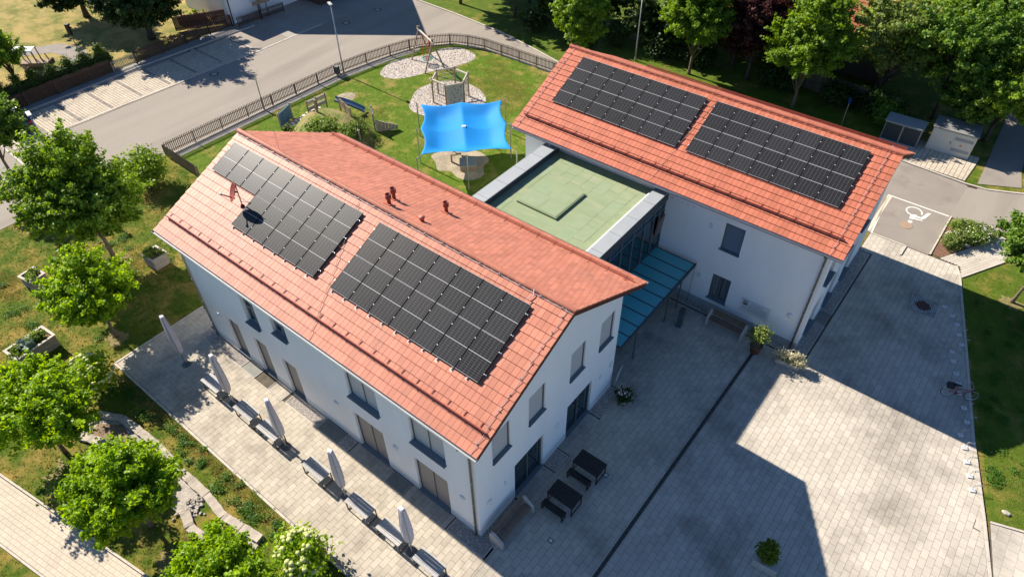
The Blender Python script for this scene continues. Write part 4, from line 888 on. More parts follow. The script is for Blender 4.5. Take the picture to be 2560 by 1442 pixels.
# ------------------------------------------------------------ leaves
def leafcloud(name, m, lobes, n, size, parent=None, loc=None, clump=60, spread=.28, hollow=.45, seed=0, up=.55, flat=1.0, shoots=False):
    """lobes: [(cx,cy,cz,rx,ry,rz,weight)]; leaves gather in clumps spread through each lobe's volume"""
    g = np.random.default_rng(seed); W_ = np.array([l[6] if len(l) > 6 else l[3] * l[4] * l[5] for l in lobes]); W_ = W_ / W_.sum()
    nc = max(4, n // clump); li = g.choice(len(lobes), nc, p=W_); Lb = np.array([l[:6] for l in lobes])[li]
    d = g.normal(size=(nc, 3)); d /= np.linalg.norm(d, axis=1)[:, None]
    rad = hollow + (1 - hollow) * g.random(nc) ** .6; rad *= (1 + .16 * g.normal(size=nc)).clip(.6, 1.35)
    cc = Lb[:, :3] + d * Lb[:, 3:] * rad[:, None]
    k = g.choice(nc, n); sp = spread * (.6 + .9 * g.random(nc))[k]
    p = cc[k] + g.normal(size=(n, 3)) * sp[:, None] * np.array([1, 1, .62 * flat])
    if shoots:
        t_ = g.random(n) ** .75 * .78 + .25
        dd = d.copy(); dd[:, 2] = dd[:, 2] * .8 + .18; ln = (.95 + .42 * g.random(nc) ** 1.5)
        base = Lb[:, :3] + dd * Lb[:, 3:] * .15
        tip = Lb[:, :3] + dd * Lb[:, 3:] * ln[:, None]
        sd_ = spread * (1.25 - .75 * t_) * (.8 + .5 * g.random(nc))[k]
        p = base[k] + (tip - base)[k] * t_[:, None] + g.normal(size=(n, 3)) * sd_[:, None] * np.array([1, 1, .7])
        p[:, 2] += .10 * t_ ** 2
    p[:, 2] = np.maximum(p[:, 2], .05)
    nr = g.normal(size=(n, 3)) * .75 + d[k] * .55 + np.array([0, 0, up]); nr /= np.linalg.norm(nr, axis=1)[:, None]
    a = np.cross(nr, g.normal(size=(n, 3))); a /= np.linalg.norm(a, axis=1)[:, None]; b = np.cross(nr, a)
    s = size * (.65 + .7 * g.random(n))[:, None]; fold = nr * s * .22
    V = np.empty((n, 4, 3)); V[:, 0] = p - a * s * .62; V[:, 1] = p + b * s * .45 + fold; V[:, 2] = p + a * s * .62; V[:, 3] = p - b * s * .45 + fold
    me = bpy.data.meshes.new(name); me.vertices.add(n * 4); me.vertices.foreach_set('co', V.reshape(-1))
    me.loops.add(n * 4); me.loops.foreach_set('vertex_index', np.arange(n * 4, dtype=np.int32)); me.polygons.add(n); me.polygons.foreach_set('loop_start', np.arange(0, n * 4, 4, dtype=np.int32))
    try: me.polygons.foreach_set('loop_total', np.full(n, 4, dtype=np.int32))
    except Exception: pass
    cr = (g.random(nc)[k] * .55 + g.random(n) * .45) ** 1.15
    at = me.attributes.new('rnd', 'FLOAT', 'FACE'); at.data.foreach_set('value', cr.astype(np.float32))
    me.materials.append(m); me.update(calc_edges=True)
    o = link(name, me, parent, loc); o['kind'] = 'stuff'; return o
def limbs(mb, h, r, tops, seed, lean=(0, 0)):
    g = random.Random(seed); p0 = Vector((0, 0, -.1)); pm = Vector((lean[0] * .5, lean[1] * .5, h * .5)); p1 = Vector((lean[0], lean[1], h))
    mb.tube([p0, pm * .5 + p0 * .5 + Vector((0, 0, .02)), pm, p1], [r * 1.35, r, r * .85, r * .55], 9)
    for t in tops:
        t = Vector(t); s = p0.lerp(p1, g.uniform(.45, .95)); m_ = s.lerp(t, .5) + Vector((g.uniform(-.2, .2), g.uniform(-.2, .2), g.uniform(.0, .3)))
        mb.tube([s, m_, t], [r * .42, r * .28, r * .08], 6)
def tree(name, label, loc, th, r, lobes, n, size, lm, seed, bark=BARK, lean=(0, 0), group=None, cat='tree', **k):
    t = thing(name, label, cat, loc, 0, group); mb = MB(); g = random.Random(seed)
    tops = []
    for l in lobes:
        for _ in range(4): tops.append((l[0] + g.uniform(-.6, .6) * l[3], l[1] + g.uniform(-.6, .6) * l[4], l[2] + g.uniform(-.4, .7) * l[5]))
    limbs(mb, th, r, tops, seed, lean); mb.build('trunk', bark, t, True)
    k.setdefault('shoots', True); leafcloud('crown', lm, lobes, n, size, t, seed=seed, **k); return t

# ------------------------------------------------------------ terrace furniture
def parasol(i, x, y):
    o = thing('closed_parasol', ['first', 'second', 'third', 'fourth', 'fifth'][i] + ' closed grey parasol from the planted end of the terrace row', 'parasol', (x, y, 0), 0, 'closed parasols along the terrace')
    b = MB(); b.lathe([(.24, 0), (.24, .03), (.06, .05), (.05, .12)], 14); b.build('base', mat('parasol_base', (.12, .12, .12), None, rough=.6), o)
    b = MB(); b.lathe([(.035, .02), (.035, 1.3)], 10); b.lathe([(.055, .55), (.055, .7)], 8); b.build('pole', STEEL, o)
    g = random.Random(40 + i); cv = MB(); n = 14; rows = []
    prof = [(.16, 1.0), (.22, 1.12), (.27, 1.5), (.27, 2.0), (.245, 2.6), (.205, 3.1), (.165, 3.55), (.15, 3.66), (.10, 3.70)]
    ph = g.uniform(0, 6)
    for r_, z in prof:
        rows.append([(r_ * (1 + .13 * math.sin(a * 4 + ph + z * .8) + g.uniform(-.04, .04)) * math.cos(a), r_ * .70 * (1 + .13 * math.sin(a * 4 + ph + z * .8)) * math.sin(a), z * .995 + .02) for a in [2 * math.pi * j / n for j in range(n)]])
    for a, c in zip(rows[:-1], rows[1:]):
        for j in range(n): cv.quad(a[j], a[(j + 1) % n], c[(j + 1) % n], c[j])
    cv.poly(*rows[-1]); cv.poly(*rows[0][::-1]); c_ = cv.build('cover', FABRIC, o, False)
    z = MB(); z.tube([(r_ * 1.08, 0, q) for r_, q in prof[1:-1]], .012, 4); z.build('zip', mat('zip_grey', (.22, .2, .21), None, rough=.7), c_, rot=(0, 0, R(-30)))
    return o
for i, (x, y) in enumerate([(-18.43, -2.36), (-14.32, -2.33), (-10.17, -2.33), (-5.97, -2.33), (-1.83, -2.33)]): parasol(i, x, y)
def slat_table(loc, lx, ly, h, m, fm, label, group, rz=0, name='slatted_table', n=4, cat='table'):
    t = thing(name, label, cat, loc, rz, group); w_ = ly / n; s = MB(); s.box(-lx / 2, -w_ / 2 + .008, h - .03, lx / 2, w_ / 2 - .008, h); me = s.mesh('plank', m)
    for k in range(n): link('plank', me, t, (0, -ly / 2 + (k + .5) * w_, 0))
    f = MB(); f.box(-lx / 2 + .03, -ly / 2 + .03, h - .09, lx / 2 - .03, -ly / 2 + .07, h - .031); f.box(-lx / 2 + .03, ly / 2 - .07, h - .09, lx / 2 - .03, ly / 2 - .03, h - .031)
    f.box(-lx / 2 + .03, -ly / 2 + .07, h - .09, -lx / 2 + .07, ly / 2 - .07, h - .031); f.box(lx / 2 - .07, -ly / 2 + .07, h - .09, lx / 2 - .03, ly / 2 - .07, h - .031); f.build('frame', fm, t)
    g = MB(); g.box(-.022, -.022, 0, .022, .022, h - .031); gm = g.mesh('leg', fm)
    for sx in (-1, 1):
        for sy in (-1, 1): link('leg', gm, t, (sx * (lx / 2 - .05), sy * (ly / 2 - .05), 0))
    rl = MB()
    for sx in (-1, 1): rl.box(sx * (lx / 2 - .05) - .018, -ly / 2 + .07, .02, sx * (lx / 2 - .05) + .018, ly / 2 - .07, .055)
    rl.build('foot_rail', fm, t); return t
FM_ = mat('bronze_frame', (.10, .085, .07), None, rough=.5, metal=.3)
O_ = ['first', 'second', 'third', 'fourth', 'fifth', 'sixth', 'seventh']
for i, x in enumerate([-15.57, -12.86, -11.02, -7.68, -4.77, -2.82, -.68]):
    slat_table((x, -2.41, 0), 1.36, .64, .74, TABLEWOOD, FM_, O_[i] + ' grey slatted table from the planted end of the terrace', 'slatted tables along the terrace')
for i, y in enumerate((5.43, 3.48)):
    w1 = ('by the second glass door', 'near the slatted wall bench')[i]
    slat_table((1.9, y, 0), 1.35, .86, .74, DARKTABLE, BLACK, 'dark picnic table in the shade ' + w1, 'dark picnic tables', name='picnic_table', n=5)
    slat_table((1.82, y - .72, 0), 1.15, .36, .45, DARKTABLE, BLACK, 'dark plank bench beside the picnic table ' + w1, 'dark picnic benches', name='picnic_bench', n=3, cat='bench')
def wall_bench(loc, rz, label, L_=2.05):
    t = thing('slatted_bench', label, 'bench', loc, rz, 'slatted benches with concrete ends')
    s = MB(); s.box(-L_ / 2, -.021, -.018, L_ / 2, .021, .018); me = s.mesh('slat', BENCHWOOD)
    for k in range(7): link('slat', me, t, (0, -.30 + k * .062, .45 + (k == 0) * -.02))
    for k in range(6): link('slat', me, t, (0, .17 + k * .018, .52 + k * .058), (R(75), 0, 0))
    e = MB(); e.prism([(-.05, -.36), (.05, -.36), (.06, -.12), (.05, .3), (-.05, .3), (-.06, -.12)], 0, .55, bottom=True)
    for sx in (-1, 1):
        prof = [(-.38, 0), (.30, 0), (.34, .4), (.28, .72), (.14, .78), (-.12, .60), (-.36, .42)]
        e = MB(); A = [(-.06, p[0], p[1]) for p in prof]; B = [(.06, p[0], p[1]) for p in prof]; e.poly(*A); e.poly(*B[::-1])
        for i in range(len(prof)): j = (i + 1) % len(prof); e.quad(A[i], B[i], B[j], A[j])
        e.build('end_block', CONC, t, loc=(sx * (L_ / 2 + .065), 0, 0))
    return t
wall_bench((.74, 1.2, 0), R(90), 'slatted bench with concrete ends beside the dark picnic tables', 2.0)
wall_bench((2.87, 17.45, 0), 0, 'slatted bench with concrete ends under the wall plaque', 1.9)

# ------------------------------------------------------------ pots and planters
def pot(r, h, m, t):
    b = MB(); b.lathe([(r * .72, 0), (r * .95, h * .8), (r * 1.03, h * .82), (r * 1.03, h), (r * .9, h), (r * .86, h * .8)], 20); b.build('pot', m, t, True)
    b = MB(); b.lathe([(r * .88, h * .82), (.01, h * .86)], 16); b.build('soil', SOIL, t)
t = thing('potted_olive', 'small leafy tree in a dark red pot at the drain end', 'potted tree', (4.82, 16.9, 0)); pot(.33, .55, TERRA, t)
b = MB(); limbs(b, .8, .028, [(-.2, .1, 1.1), (.25, .0, 1.1), (0, -.2, 1.2), (.1, .25, 1.05)], 4); o = b.build('stem', BARK, t, loc=(0, 0, .4))
leafcloud('foliage', L_OLIVE, [(0, 0, 1.35, .46, .46, .36)], 1300, .09, t, clump=30, spread=.12, seed=3)
t = thing('lavender_planter', 'pale concrete trough with silvery lavender in the sun by the house corner', 'planter', (6.55, 17.1, 0), R(8))
b = MB(); b.box(-.62, -.17, 0, .62, .17, .3); b.build('trough', CONC, t); b = MB(); b.box(-.57, -.13, .3, .57, .13, .31); b.build('soil', SOIL, t)
leafcloud('foliage', L_LAV, [(-.42, 0, .55, .26, .22, .28), (.30, .0, .58, .42, .3, .32), (.58, -.05, .5, .2, .25, .3)], 2300, .075, t, clump=18, spread=.08, seed=9, up=.2)
leafcloud('low_foliage', L_SHRUB, [(0, 0, .38, .3, .16, .1)], 260, .07, t, clump=20, spread=.06, seed=10)
t = thing('flower_pot', 'round pot of white and pink flowers beside the terrace house corner', 'flower pot', (1.05, 9.75, 0)); pot(.30, .38, CONC, t)
leafcloud('foliage', L_DARK, [(0, 0, .6, .36, .36, .3)], 900, .09, t, clump=30, spread=.1, seed=12)
for m, k in ((BLOOMW, 26), (BLOOMP, 9)):
    fb = MB(); fb.ball((0, 0, 0), .045, n=6, k=4); fm = fb.mesh('bloom', m)
    for i in range(k): a = random.uniform(0, 6.28); q = random.uniform(0, .3); link('bloom', fm, t, (q * math.cos(a), q * math.sin(a), .86 - q * .4 + random.uniform(-.04, .05)))
t = thing('conifer_planter', 'clipped green conifer in a pale square planter standing on the plaza', 'planter', (10.05, 6.25, 0), R(5))
b = MB(); b.box(-.5, -.27, 0, .5, .27, .45); b.build('box', CONC, t)
leafcloud('foliage', leafmat('conifer_needle', (.07, .13, .008), (.15, .20, .012), .25), [(-.1, .12, .95, .30, .30, .50)], 3000, .085, t, clump=22, spread=.075, seed=15, hollow=.6)
def raised_bed(loc, lx, ly, h, rz, label, seed, lobes, n):
    t = thing('raised_bed', label, 'raised bed', loc, rz, 'wooden raised beds on the lawn'); k = 5; hh = h / k
    for i in range(k):
        z0, z1 = i * hh + .004, (i + 1) * hh - .004
        for sy in (-1, 1): b = MB(); b.box(-lx / 2, sy * ly / 2 - .025, z0, lx / 2, sy * ly / 2 + .025, z1); b.build('plank', WOODGREY, t)
        for sx in (-1, 1): b = MB(); b.box(sx * lx / 2 - .024, -ly / 2 + .026, z0, sx * lx / 2 + .024, ly / 2 - .026, z1); b.build('plank', WOODGREY, t)
    rm = mat('bed_rim', (.50, .44, .37), (.42, .37, .31), sc=5, rough=.85)
    for sy in (-1, 1): b = MB(); b.box(-lx / 2 - .07, sy * ly / 2 - .07, h, lx / 2 + .07, sy * ly / 2 + .07, h + .03); b.build('rim', rm, t)
    for sx in (-1, 1): b = MB(); b.box(sx * lx / 2 - .07, -ly / 2 + .071, h, sx * lx / 2 + .07, ly / 2 - .071, h + .03); b.build('rim', rm, t)
    b = MB(); b.box(-lx / 2 + .03, -ly / 2 + .03, h - .16, lx / 2 - .03, ly / 2 - .03, h - .12); b.build('soil', SOIL, t)
    leafcloud('planting', L_SHRUB, lobes, n, .1, t, clump=24, spread=.09, seed=seed); return t
raised_bed((-26.95, 1.18, 0), 1.08, .95, .78, R(3), 'square wooden raised bed nearest the long house wall', 21, [(-.2, -.1, .85, .35, .3, .2), (.25, .2, .85, .2, .2, .22)], 700)
raised_bed((-30.95, -4.32, 0), 1.05, .9, .78, R(8), 'square wooden raised bed with a bare dark middle on the lawn', 22, [(-.2, .25, .8, .2, .2, .14), (.25, -.2, .82, .3, .25, .14)], 520)
raised_bed((-25.6, -6.9, 0), 1.15, 2.05, .78, R(6), 'long wooden raised bed with cabbages and herbs', 23, [(.1, -.6, .85, .4, .45, .2), (-.1, .3, .86, .4, .5, .2)], 1600)
t = bpy.data.objects['raised_bed.002']
leafcloud('cabbage', leafmat('cabbage_leaf', (.16, .22, .17), (.24, .30, .24), .2), [(.1, -.25, .95, .22, .22, .12)], 130, .2, t, clump=10, spread=.12, seed=30)
# shrubs
def shrub(name, label, loc, lobes, n, size, m, seed, blooms=None, group=None, cat='shrub', **k):
    t = thing(name, label, cat, loc, 0, group); leafcloud('foliage', m, lobes, n, size, t, seed=seed, **k)
    mb = MB(); g = random.Random(seed)
    for _ in range(5): l = g.choice(lobes); mb.tube([(g.uniform(-.06, .06), g.uniform(-.06, .06), -.05), (l[0] * .5, l[1] * .5, l[2] * .5), (l[0], l[1], l[2])], [.03, .022, .01], 5)
    mb.build('stem', BARKDARK, t)
    if blooms:
        cnt, r, bm = blooms; fb = MB(); fb.ball((0, 0, 0), r, r, r * .85, 8, 5); fm = fb.mesh('bloom', bm, True)
        for i in range(cnt):
            l = g.choice(lobes); d = Vector((g.gauss(0, 1), g.gauss(0, 1), abs(g.gauss(.5, .7)))).normalized()
            c = link('bloom', fm, t, (l[0] + d.x * l[3] * 1.2, l[1] + d.y * l[4] * 1.2, l[2] + d.z * l[5] * 1.25)); c.scale = (g.uniform(.7, 1.2),) * 3
    return t
shrub('hydrangea', 'hydrangea full of cream flower heads at the terrace edge', (-4.95, -5.45, 0), [(0, 0, .85, .95, .8, .7), (-.5, .2, .6, .5, .5, .5), (.3, -.3, .6, .6, .5, .5)], 3200, .13, L_BRIGHT, 51, (150, .10, BLOOM))
shrub('hydrangea', 'hydrangea with few cream heads beside the leafy maple', (-20.3, -6.1, 0), [(0, 0, 1.3, .95, .9, .9)], 3000, .13, L_BRIGHT, 52, (60, .09, BLOOM))
shrub('round_bush', 'round clipped green bush at the corner of the picket fence', (-35.0, 5.55, 0), [(0, 0, 1.45, 1.05, 1.05, .95)], 5200, .13, L_MAPLE, 53, hollow=.6)
shrub('low_bush', 'low dark bush beside the paved garden path', (-15.6, -9.6, 0), [(0, 0, .7, .9, .7, .6)], 2600, .11, L_MID, 54)
for i, (x, y, r, l, bl) in enumerate([(10.75, 34.2, .55, 'feathery shrub at the point of the bark bed', None), (11.05, 33.4, .5, 'green shrub in the middle of the bark bed', None), (11.75, 33.75, .62, 'white flowering shrub in the bark bed beside the slatted walk', 1),
        (12.35, 34.55, .5, 'white flowering shrub at the wide end of the bark bed', 1), (11.45, 34.5, .55, 'loose shrub at the road edge of the bark bed', None), (10.75, 32.35, .52, 'green shrub at the narrow end of the bark bed', None), (10.65, 33.0, .38, 'small pale flowering shrub beside the parking bay kerb', 1)]):
    shrub('bed_shrub', l, (x, y, 0), [(0, 0, r * .75, r, r, r * .75)], int(2600 * r), .085, L_OLIVE if i % 2 else L_SHRUB, 60 + i, (70, .03, BLOOMW) if bl else None, 'shrubs in the bark bed', clump=20, spread=.1)
b = MB(); b.ball((0, 0, .1), .2, .14, .14, 7, 4); tag(b.build('boulder', STONE, loc=(11.55, 32.95, 0)), 'grey boulder among the shrubs of the bark bed', 'stone')
b = MB(); b.ball((0, 0, .03), .2, .13, .07, 7, 4); tag(b.build('flat_stone', STONE, loc=(17.35, 14.95, -.03)), 'flat grey stone lying in the lawn by the plaza edge', 'stone')

# ------------------------------------------------------------ bicycle and stands
RK = [(11.90, 26.59), (12.40, 26.10), (12.78, 25.55), (13.06, 24.82), (13.35, 24.13), (13.09, 23.29), (13.31, 22.65), (13.64, 21.83), (13.91, 21.21), (14.05, 20.57), (14.50, 19.78), (14.82, 18.98), (14.76, 18.00), (15.09, 17.34), (15.37, 16.60), (15.65, 15.89), (15.91, 15.20)]
def stand(loc):
    t = thing('bike_stand', 'first low steel bicycle stand from the cobbled manhole along the plaza edge', 'bike stand', loc, R(25), 'bicycle stands along the plaza edge')
    b = MB(); b.box(-.12, -.1, 0, .12, .1, .06); b.build('foot', mat('stand_foot', (.60, .59, .57), None, rough=.7), t)
    b = MB(); b.tube([(-.03, 0, .04), (-.03, 0, .30), (.02, 0, .40), (.1, .0, .42), (.26, .01, .42), (.30, .03, .41), (.26, .06, .42), (.1, .06, .42), (.02, .06, .38), (.0, .05, .04)], .011, 5); b.build('hoop', STEEL, t); return t
st0 = stand((*RK[0], 0))
ORD = 'second third fourth fifth sixth seventh eighth ninth tenth eleventh twelfth thirteenth fourteenth fifteenth sixteenth seventeenth'.split()
for q, w_ in zip(RK[1:], ORD): dup(st0, None, (*q, 0), label=w_ + ' low steel bicycle stand from the cobbled manhole along the plaza edge')
bk = thing('bicycle', 'red bicycle with a black basket leaning at the shaded bicycle stands', 'bicycle', (14.05, 20.25, 0), R(22))
RD = mat('bike_red', (.30, .015, .012), None, rough=.35)
wt = MB(); wt.tube([(.33 * math.cos(a), 0, .33 * math.sin(a)) for a in np.linspace(0, 2 * math.pi, 25)[:-1]], .02, 6, closed=True); wtm = wt.mesh('tyre', BLACK)
wr = MB(); wr.tube([(.305 * math.cos(a), 0, .305 * math.sin(a)) for a in np.linspace(0, 2 * math.pi, 25)[:-1]], .011, 5, closed=True)
for k in range(10): a = k * math.pi / 5; wr.bar((0, 0, 0), (.3 * math.cos(a), 0, .3 * math.sin(a)), .005)
wrm = wr.mesh('wheel', ALU)
for x in (-.52, .54): o = link('wheel', wrm, bk, (x, 0, .35)); link('tyre', wtm, o)
b = MB()
for p, q in (((-.12, 0, .30), (.40, 0, .62)), ((-.12, 0, .30), (-.26, 0, .86)), ((-.2, 0, .62), (.42, 0, .72)), ((-.52, 0, .35), (-.12, 0, .3)), ((-.52, 0, .35), (-.22, 0, .70)), ((.36, 0, .95), (.45, 0, .6)), ((.45, 0, .6), (.54, 0, .35))): b.tube([p, q], .017, 6)
b.build('frame', RD, bk)
b = MB(); b.tube([(.20, -.28, 1.02), (.34, -.2, 1.04), (.37, 0, 1.0), (.34, .2, 1.04), (.20, .28, 1.02)], .013, 6); b.build('handlebar', STEEL, bk)
b = MB(); b.prism([(-.40, -.09), (-.12, -.03), (-.12, .03), (-.40, .09)], .88, .93, bottom=True); b.build('saddle', BLACK, bk)
b = MB(); b.box(-.72, -.14, .70, -.40, .14, .90); b.build('basket', BLACK, bk)
for s_ in (-1, 1): b = MB(); b.bar((-.12, s_ * .06, .3), (-.12 + s_ * .12, s_ * .09, .2 + (s_ < 0) * .2), .02); b.box(-.17 + s_ * .12, s_ * .13 - .03, .19 + (s_ < 0) * .2, -.07 + s_ * .12, s_ * .13 + .03, .21 + (s_ < 0) * .2); b.build('pedal', BLACK, bk)
for x in (-.52,): b = MB(); b.tube([(x + .36 * math.cos(a), 0, .35 + .36 * math.sin(a)) for a in np.linspace(.3, 2.6, 9)], .022, 5); b.build('mudguard', STEEL, bk)

# ------------------------------------------------------------ sand play strip in the garden
SP = [(-18.6, -8.2), (-19.4, -7.2), (-17.85, -6.25), (-15, -6.05), (-10.9, -6.1), (-9.4, -6.2), (-7.3, -5.95), (-6.9, -7.1), (-8.5, -7.45), (-11, -7.45), (-14.5, -7.55), (-16.3, -7.35)]
sheet('sand_trench', SP, -.045, SANDGREY)
sheet('trench_soil', [(-18.3, -7.9), (-18.6, -7.2), (-17.6, -6.5), (-16.6, -6.6), (-15.8, -7.2), (-16.4, -7.3)], -.041, SOIL)
sheet('trench_grass', [(-10.9, -6.3), (-9.3, -6.4), (-8.7, -6.4), (-9.2, -7.2), (-10.3, -7.3), (-10.6, -6.8)], -.041, G_GARDEN)
g_ = random.Random(8)
def stonekerb(name, pts, label):
    t = thing(name, label, 'stone kerb'); 
    for a, c in zip(pts[:-1], pts[1:]):
        a, c = Vector((*a, 0)), Vector((*c, 0)); n = max(1, round((c - a).length / 1.15)); d = (c - a) / n
        for i in range(n):
            p, q = a + d * i, a + d * (i + 1); sd = Vector((-d.y, d.x, 0)).normalized(); b = MB(); K = 6; w0 = g_.uniform(.17, .2)
            top = []; bot = []
            for j in range(K + 1):
                f = p.lerp(q, .012 + .976 * j / K); a1 = w0 + g_.uniform(-.02, .02); a2 = w0 + g_.uniform(-.02, .02); z = .10 + g_.uniform(-.015, .02); top.append((f - sd * a1 + Vector((0, 0, z)), f + sd * a2 + Vector((0, 0, z)))); bot.append((f - sd * a1 * 1.08, f + sd * a2 * 1.08))
            for j in range(K): b.quad(top[j][0], top[j + 1][0], top[j + 1][1], top[j][1]); b.quad(bot[j][0], bot[j + 1][0], top[j + 1][0], top[j][0]); b.quad(top[j][1], top[j + 1][1], bot[j + 1][1], bot[j][1])
            for j in (0, K): b.quad(bot[j][0] - Vector((0, 0, .06)), top[j][0], top[j][1], bot[j][1] - Vector((0, 0, .06)))
            b.build('kerb_stone', mat('sandstone', (.42, .36, .29), (.33, .285, .235), sc=5, rough=.9, bump=.5, bsc=20, rnd=.1), t)
stonekerb('sandstone_kerb', [(-19.2, -7.0), (-17.85, -6.3), (-15.0, -6.08), (-13.3, -6.2), (-10.95, -6.15), (-9.45, -6.3), (-7.3, -5.95)], 'long sandstone kerb of the sand strip on the terrace side')
stonekerb('sandstone_kerb', [(-19.9, -8.3), (-18.5, -8.1), (-16.4, -7.3), (-15.6, -7.5)], 'short sandstone kerb under the leafy maple')
stonekerb('sandstone_kerb', [(-10.95, -7.25), (-10.2, -7.5), (-8.5, -7.4), (-7.7, -7.3)], 'short sandstone kerb below the log grid')
sp_ = thing('stone_heap', 'scattered heap of grey stones in the sand strip', 'stones', (-10.95, -6.75, -.045)); 
for k in range(4):
    b = MB(); b.ball((0, 0, .03), .075 + k * .01, .055, .045, 6, 4); sm = b.mesh('stone', STONE)
    for i in range(15):
        o = link('stone', sm, sp_, (g_.gauss(0, .25), g_.gauss(0, .30), g_.uniform(-.01, .03)), (g_.uniform(-.3, .3), g_.uniform(-.3, .3), g_.uniform(0, 3))); o.scale = (g_.uniform(.6, 1.3),) * 3
lg = thing('log_grid', 'grid of five grey logs laid across the sand strip', 'log grid', (-8.35, -6.55, -.03), R(88))
b = MB(); b.tube([(-.6, 0, .07), (.6, 0, .07)], .06, 9); lm_ = b.mesh('log', WOODGREY)
for i in range(6): link('log', lm_, lg, (0, -.4 + i * .16, random.uniform(-.01, .01)), (0, 0, random.uniform(-.03, .03)))
for i, (x, y) in enumerate(((-12.6, -6.75), (-12.2, -7.2))):
    b = MB(); b.ball((0, 0, .12), .2, .16, .2, 8, 5); tag(b.build('play_boulder', STONE, loc=(x, y, -.04)), ('rounded boulder on grey sand nearest the sandstone kerb', 'rounded boulder on grey sand at the edge of the maple crown')[i], 'stone')
# ------------------------------------------------------------ fences
def picket_fence(name, pts, h, sp, m, label, pm=None, limit=300, post=2.4, rails=(.25, .82), pw=.06, group=None):
    t = thing(name, label, 'fence', (0, 0, 0), 0, group); pk = MB(); pk.prism([(-pw / 2, -.011), (pw / 2, -.011), (pw / 2, .011), (-pw / 2, .011)], .06, h - .03); n0 = len(pk.v)
    pk.poly((-pw / 2, -.011, h - .03), (pw / 2, -.011, h - .03), (0, -.011, h)); pk.poly((pw / 2, .011, h - .03), (-pw / 2, .011, h - .03), (0, .011, h))
    pk.quad((-pw / 2, -.011, h - .03), (0, -.011, h), (0, .011, h), (-pw / 2, .011, h - .03)); pk.quad((pw / 2, .011, h - .03), (0, .011, h), (0, -.011, h), (pw / 2, -.011, h - .03))
    me = pk.mesh('picket', m); po = MB(); po.box(-.04, -.04, 0, .04, .04, h - .1); pme = po.mesh('post', m)
    P3 = [Vector((*p, 0)) for p in pts]; slots = []; plen = 0; nextp = 0
    for a, b in zip(P3[:-1], P3[1:]):
        d = b - a; L_ = d.length; n = max(1, round(L_ / sp)); an = math.atan2(d.y, d.x)
        for i in range(n): slots.append((a + d * ((i + .5) / n), an))
        nrm = Vector((-d.y, d.x, 0)).normalized()
        for z in rails:
            r = MB(); r.bar(a + Vector((0, 0, z * h)) - nrm * .03, b + Vector((0, 0, z * h)) - nrm * .03, .035, .06); r.build('rail', m, t)
        k = max(1, round(L_ / post))
        for i in range(k): q = a + d * (i / k) - nrm * .085; link('post', pme, t, q, (0, 0, an))
    link('post', pme, t, P3[-1], (0, 0, 0))
    slots.sort(key=lambda s: -seen(s[0])); rest = MB()
    for i, (p, an) in enumerate(slots):
        if i < limit: link('picket', me, t, (p.x, p.y, random.uniform(-.012, .006)), (0, random.uniform(-.01, .01), an))
        else: rest.obox((p.x, p.y, .06 + (h - .06) / 2), (math.cos(an) * pw / 2, math.sin(an) * pw / 2, 0), (-math.sin(an) * .011, math.cos(an) * .011, 0), (0, 0, (h - .08) / 2))
    if rest.v: tag(rest.build('picket_run', m, t), kind='stuff')
    return t
CRV = [(-36.95, 24.6), (-36.55, 27.4), (-36.0, 29.8), (-35.4, 31.7), (-34.5, 33.4), (-33.2, 34.8), (-31.7, 35.6), (-30.0, 36.0), (-26.0, 36.05), (-22.2, 36.05), (-15, 35.95)]
picket_fence('picket_fence', [(-37.35, 8.2)] + CRV, 1.08, .145, FENCEWOOD, 'long weathered picket fence curving around the playground')
picket_fence('picket_fence', [(-33.0, 8.0), (-37.3, 8.1)], 1.05, .10, FENCEWOOD, 'short picket fence running to the long house corner', pw=.075)
picket_fence('brown_fence', [(-53.3, -2), (-53.1, 12.7)], 1.2, .125, DARKFENCE, 'dark brown picket fence in front of the clipped hedge', pw=.085)
picket_fence('brown_fence', [(-53.0, 14.9), (-52.9, 24.9)], 1.2, .125, DARKFENCE, 'dark brown picket fence in front of the big shady tree', pw=.085)
picket_fence('brown_fence', [(-52.2, 25.1), (-51.7, 30.2)], 1.0, .13, DARKFENCE, 'dark brown picket fence below the white house wall')
picket_fence('garden_gate', [(-53.1, 12.75), (-53.0, 14.85)], 1.0, .13, WOODGREY, 'pale wooden picket gate between two brown fences')
picket_fence('corner_fence', [(-47.5, -.6), (-43.4, -.8), (-43.2, -6)], 1.1, .13, DARKFENCE, 'dark picket fence at the corner by the parked car')
def board_fence(name, a, b, h, label, m, sp=.14):
    t = thing(name, label, 'fence'); a, b = Vector((*a, 0)), Vector((*b, 0)); d = b - a; n = round(d.length / sp); an = math.atan2(d.y, d.x)
    k = MB(); k.box(-sp / 2 + .006, -.012, .04, sp / 2 - .006, .012, h); me = k.mesh('board', m)
    for i in range(n): p = a + d * ((i + .5) / n); link('board', me, t, (p.x, p.y, random.uniform(-.02, .02)), (0, 0, an))
    for z in (.3, h - .25): r = MB(); nn = Vector((-d.y, d.x, 0)).normalized() * .035; r.bar(a + nn + Vector((0, 0, z)), b + nn + Vector((0, 0, z)), .04, .08); r.build('rail', m, t)
    return t
BF = mat('grey_board_fence', (.16, .125, .095), (.11, .085, .065), sc=3, rough=.9, rnd=.2)
board_fence('board_fence', (-20.5, 47.2), (-12, 46.4), 1.6, 'grey wooden board fence behind the tall lamp', BF); board_fence('board_fence', (-6, 46.6), (3.2, 46.2), 1.6, 'grey wooden board fence behind the blue sign post', BF)
board_fence('board_fence', (-56.2, 20.8), (-53.4, 25.8), 1.4, 'reddish board fence beside the white house', mat('red_brown_board', (.13, .06, .04), (.09, .042, .03), sc=3, rough=.9, rnd=.2))
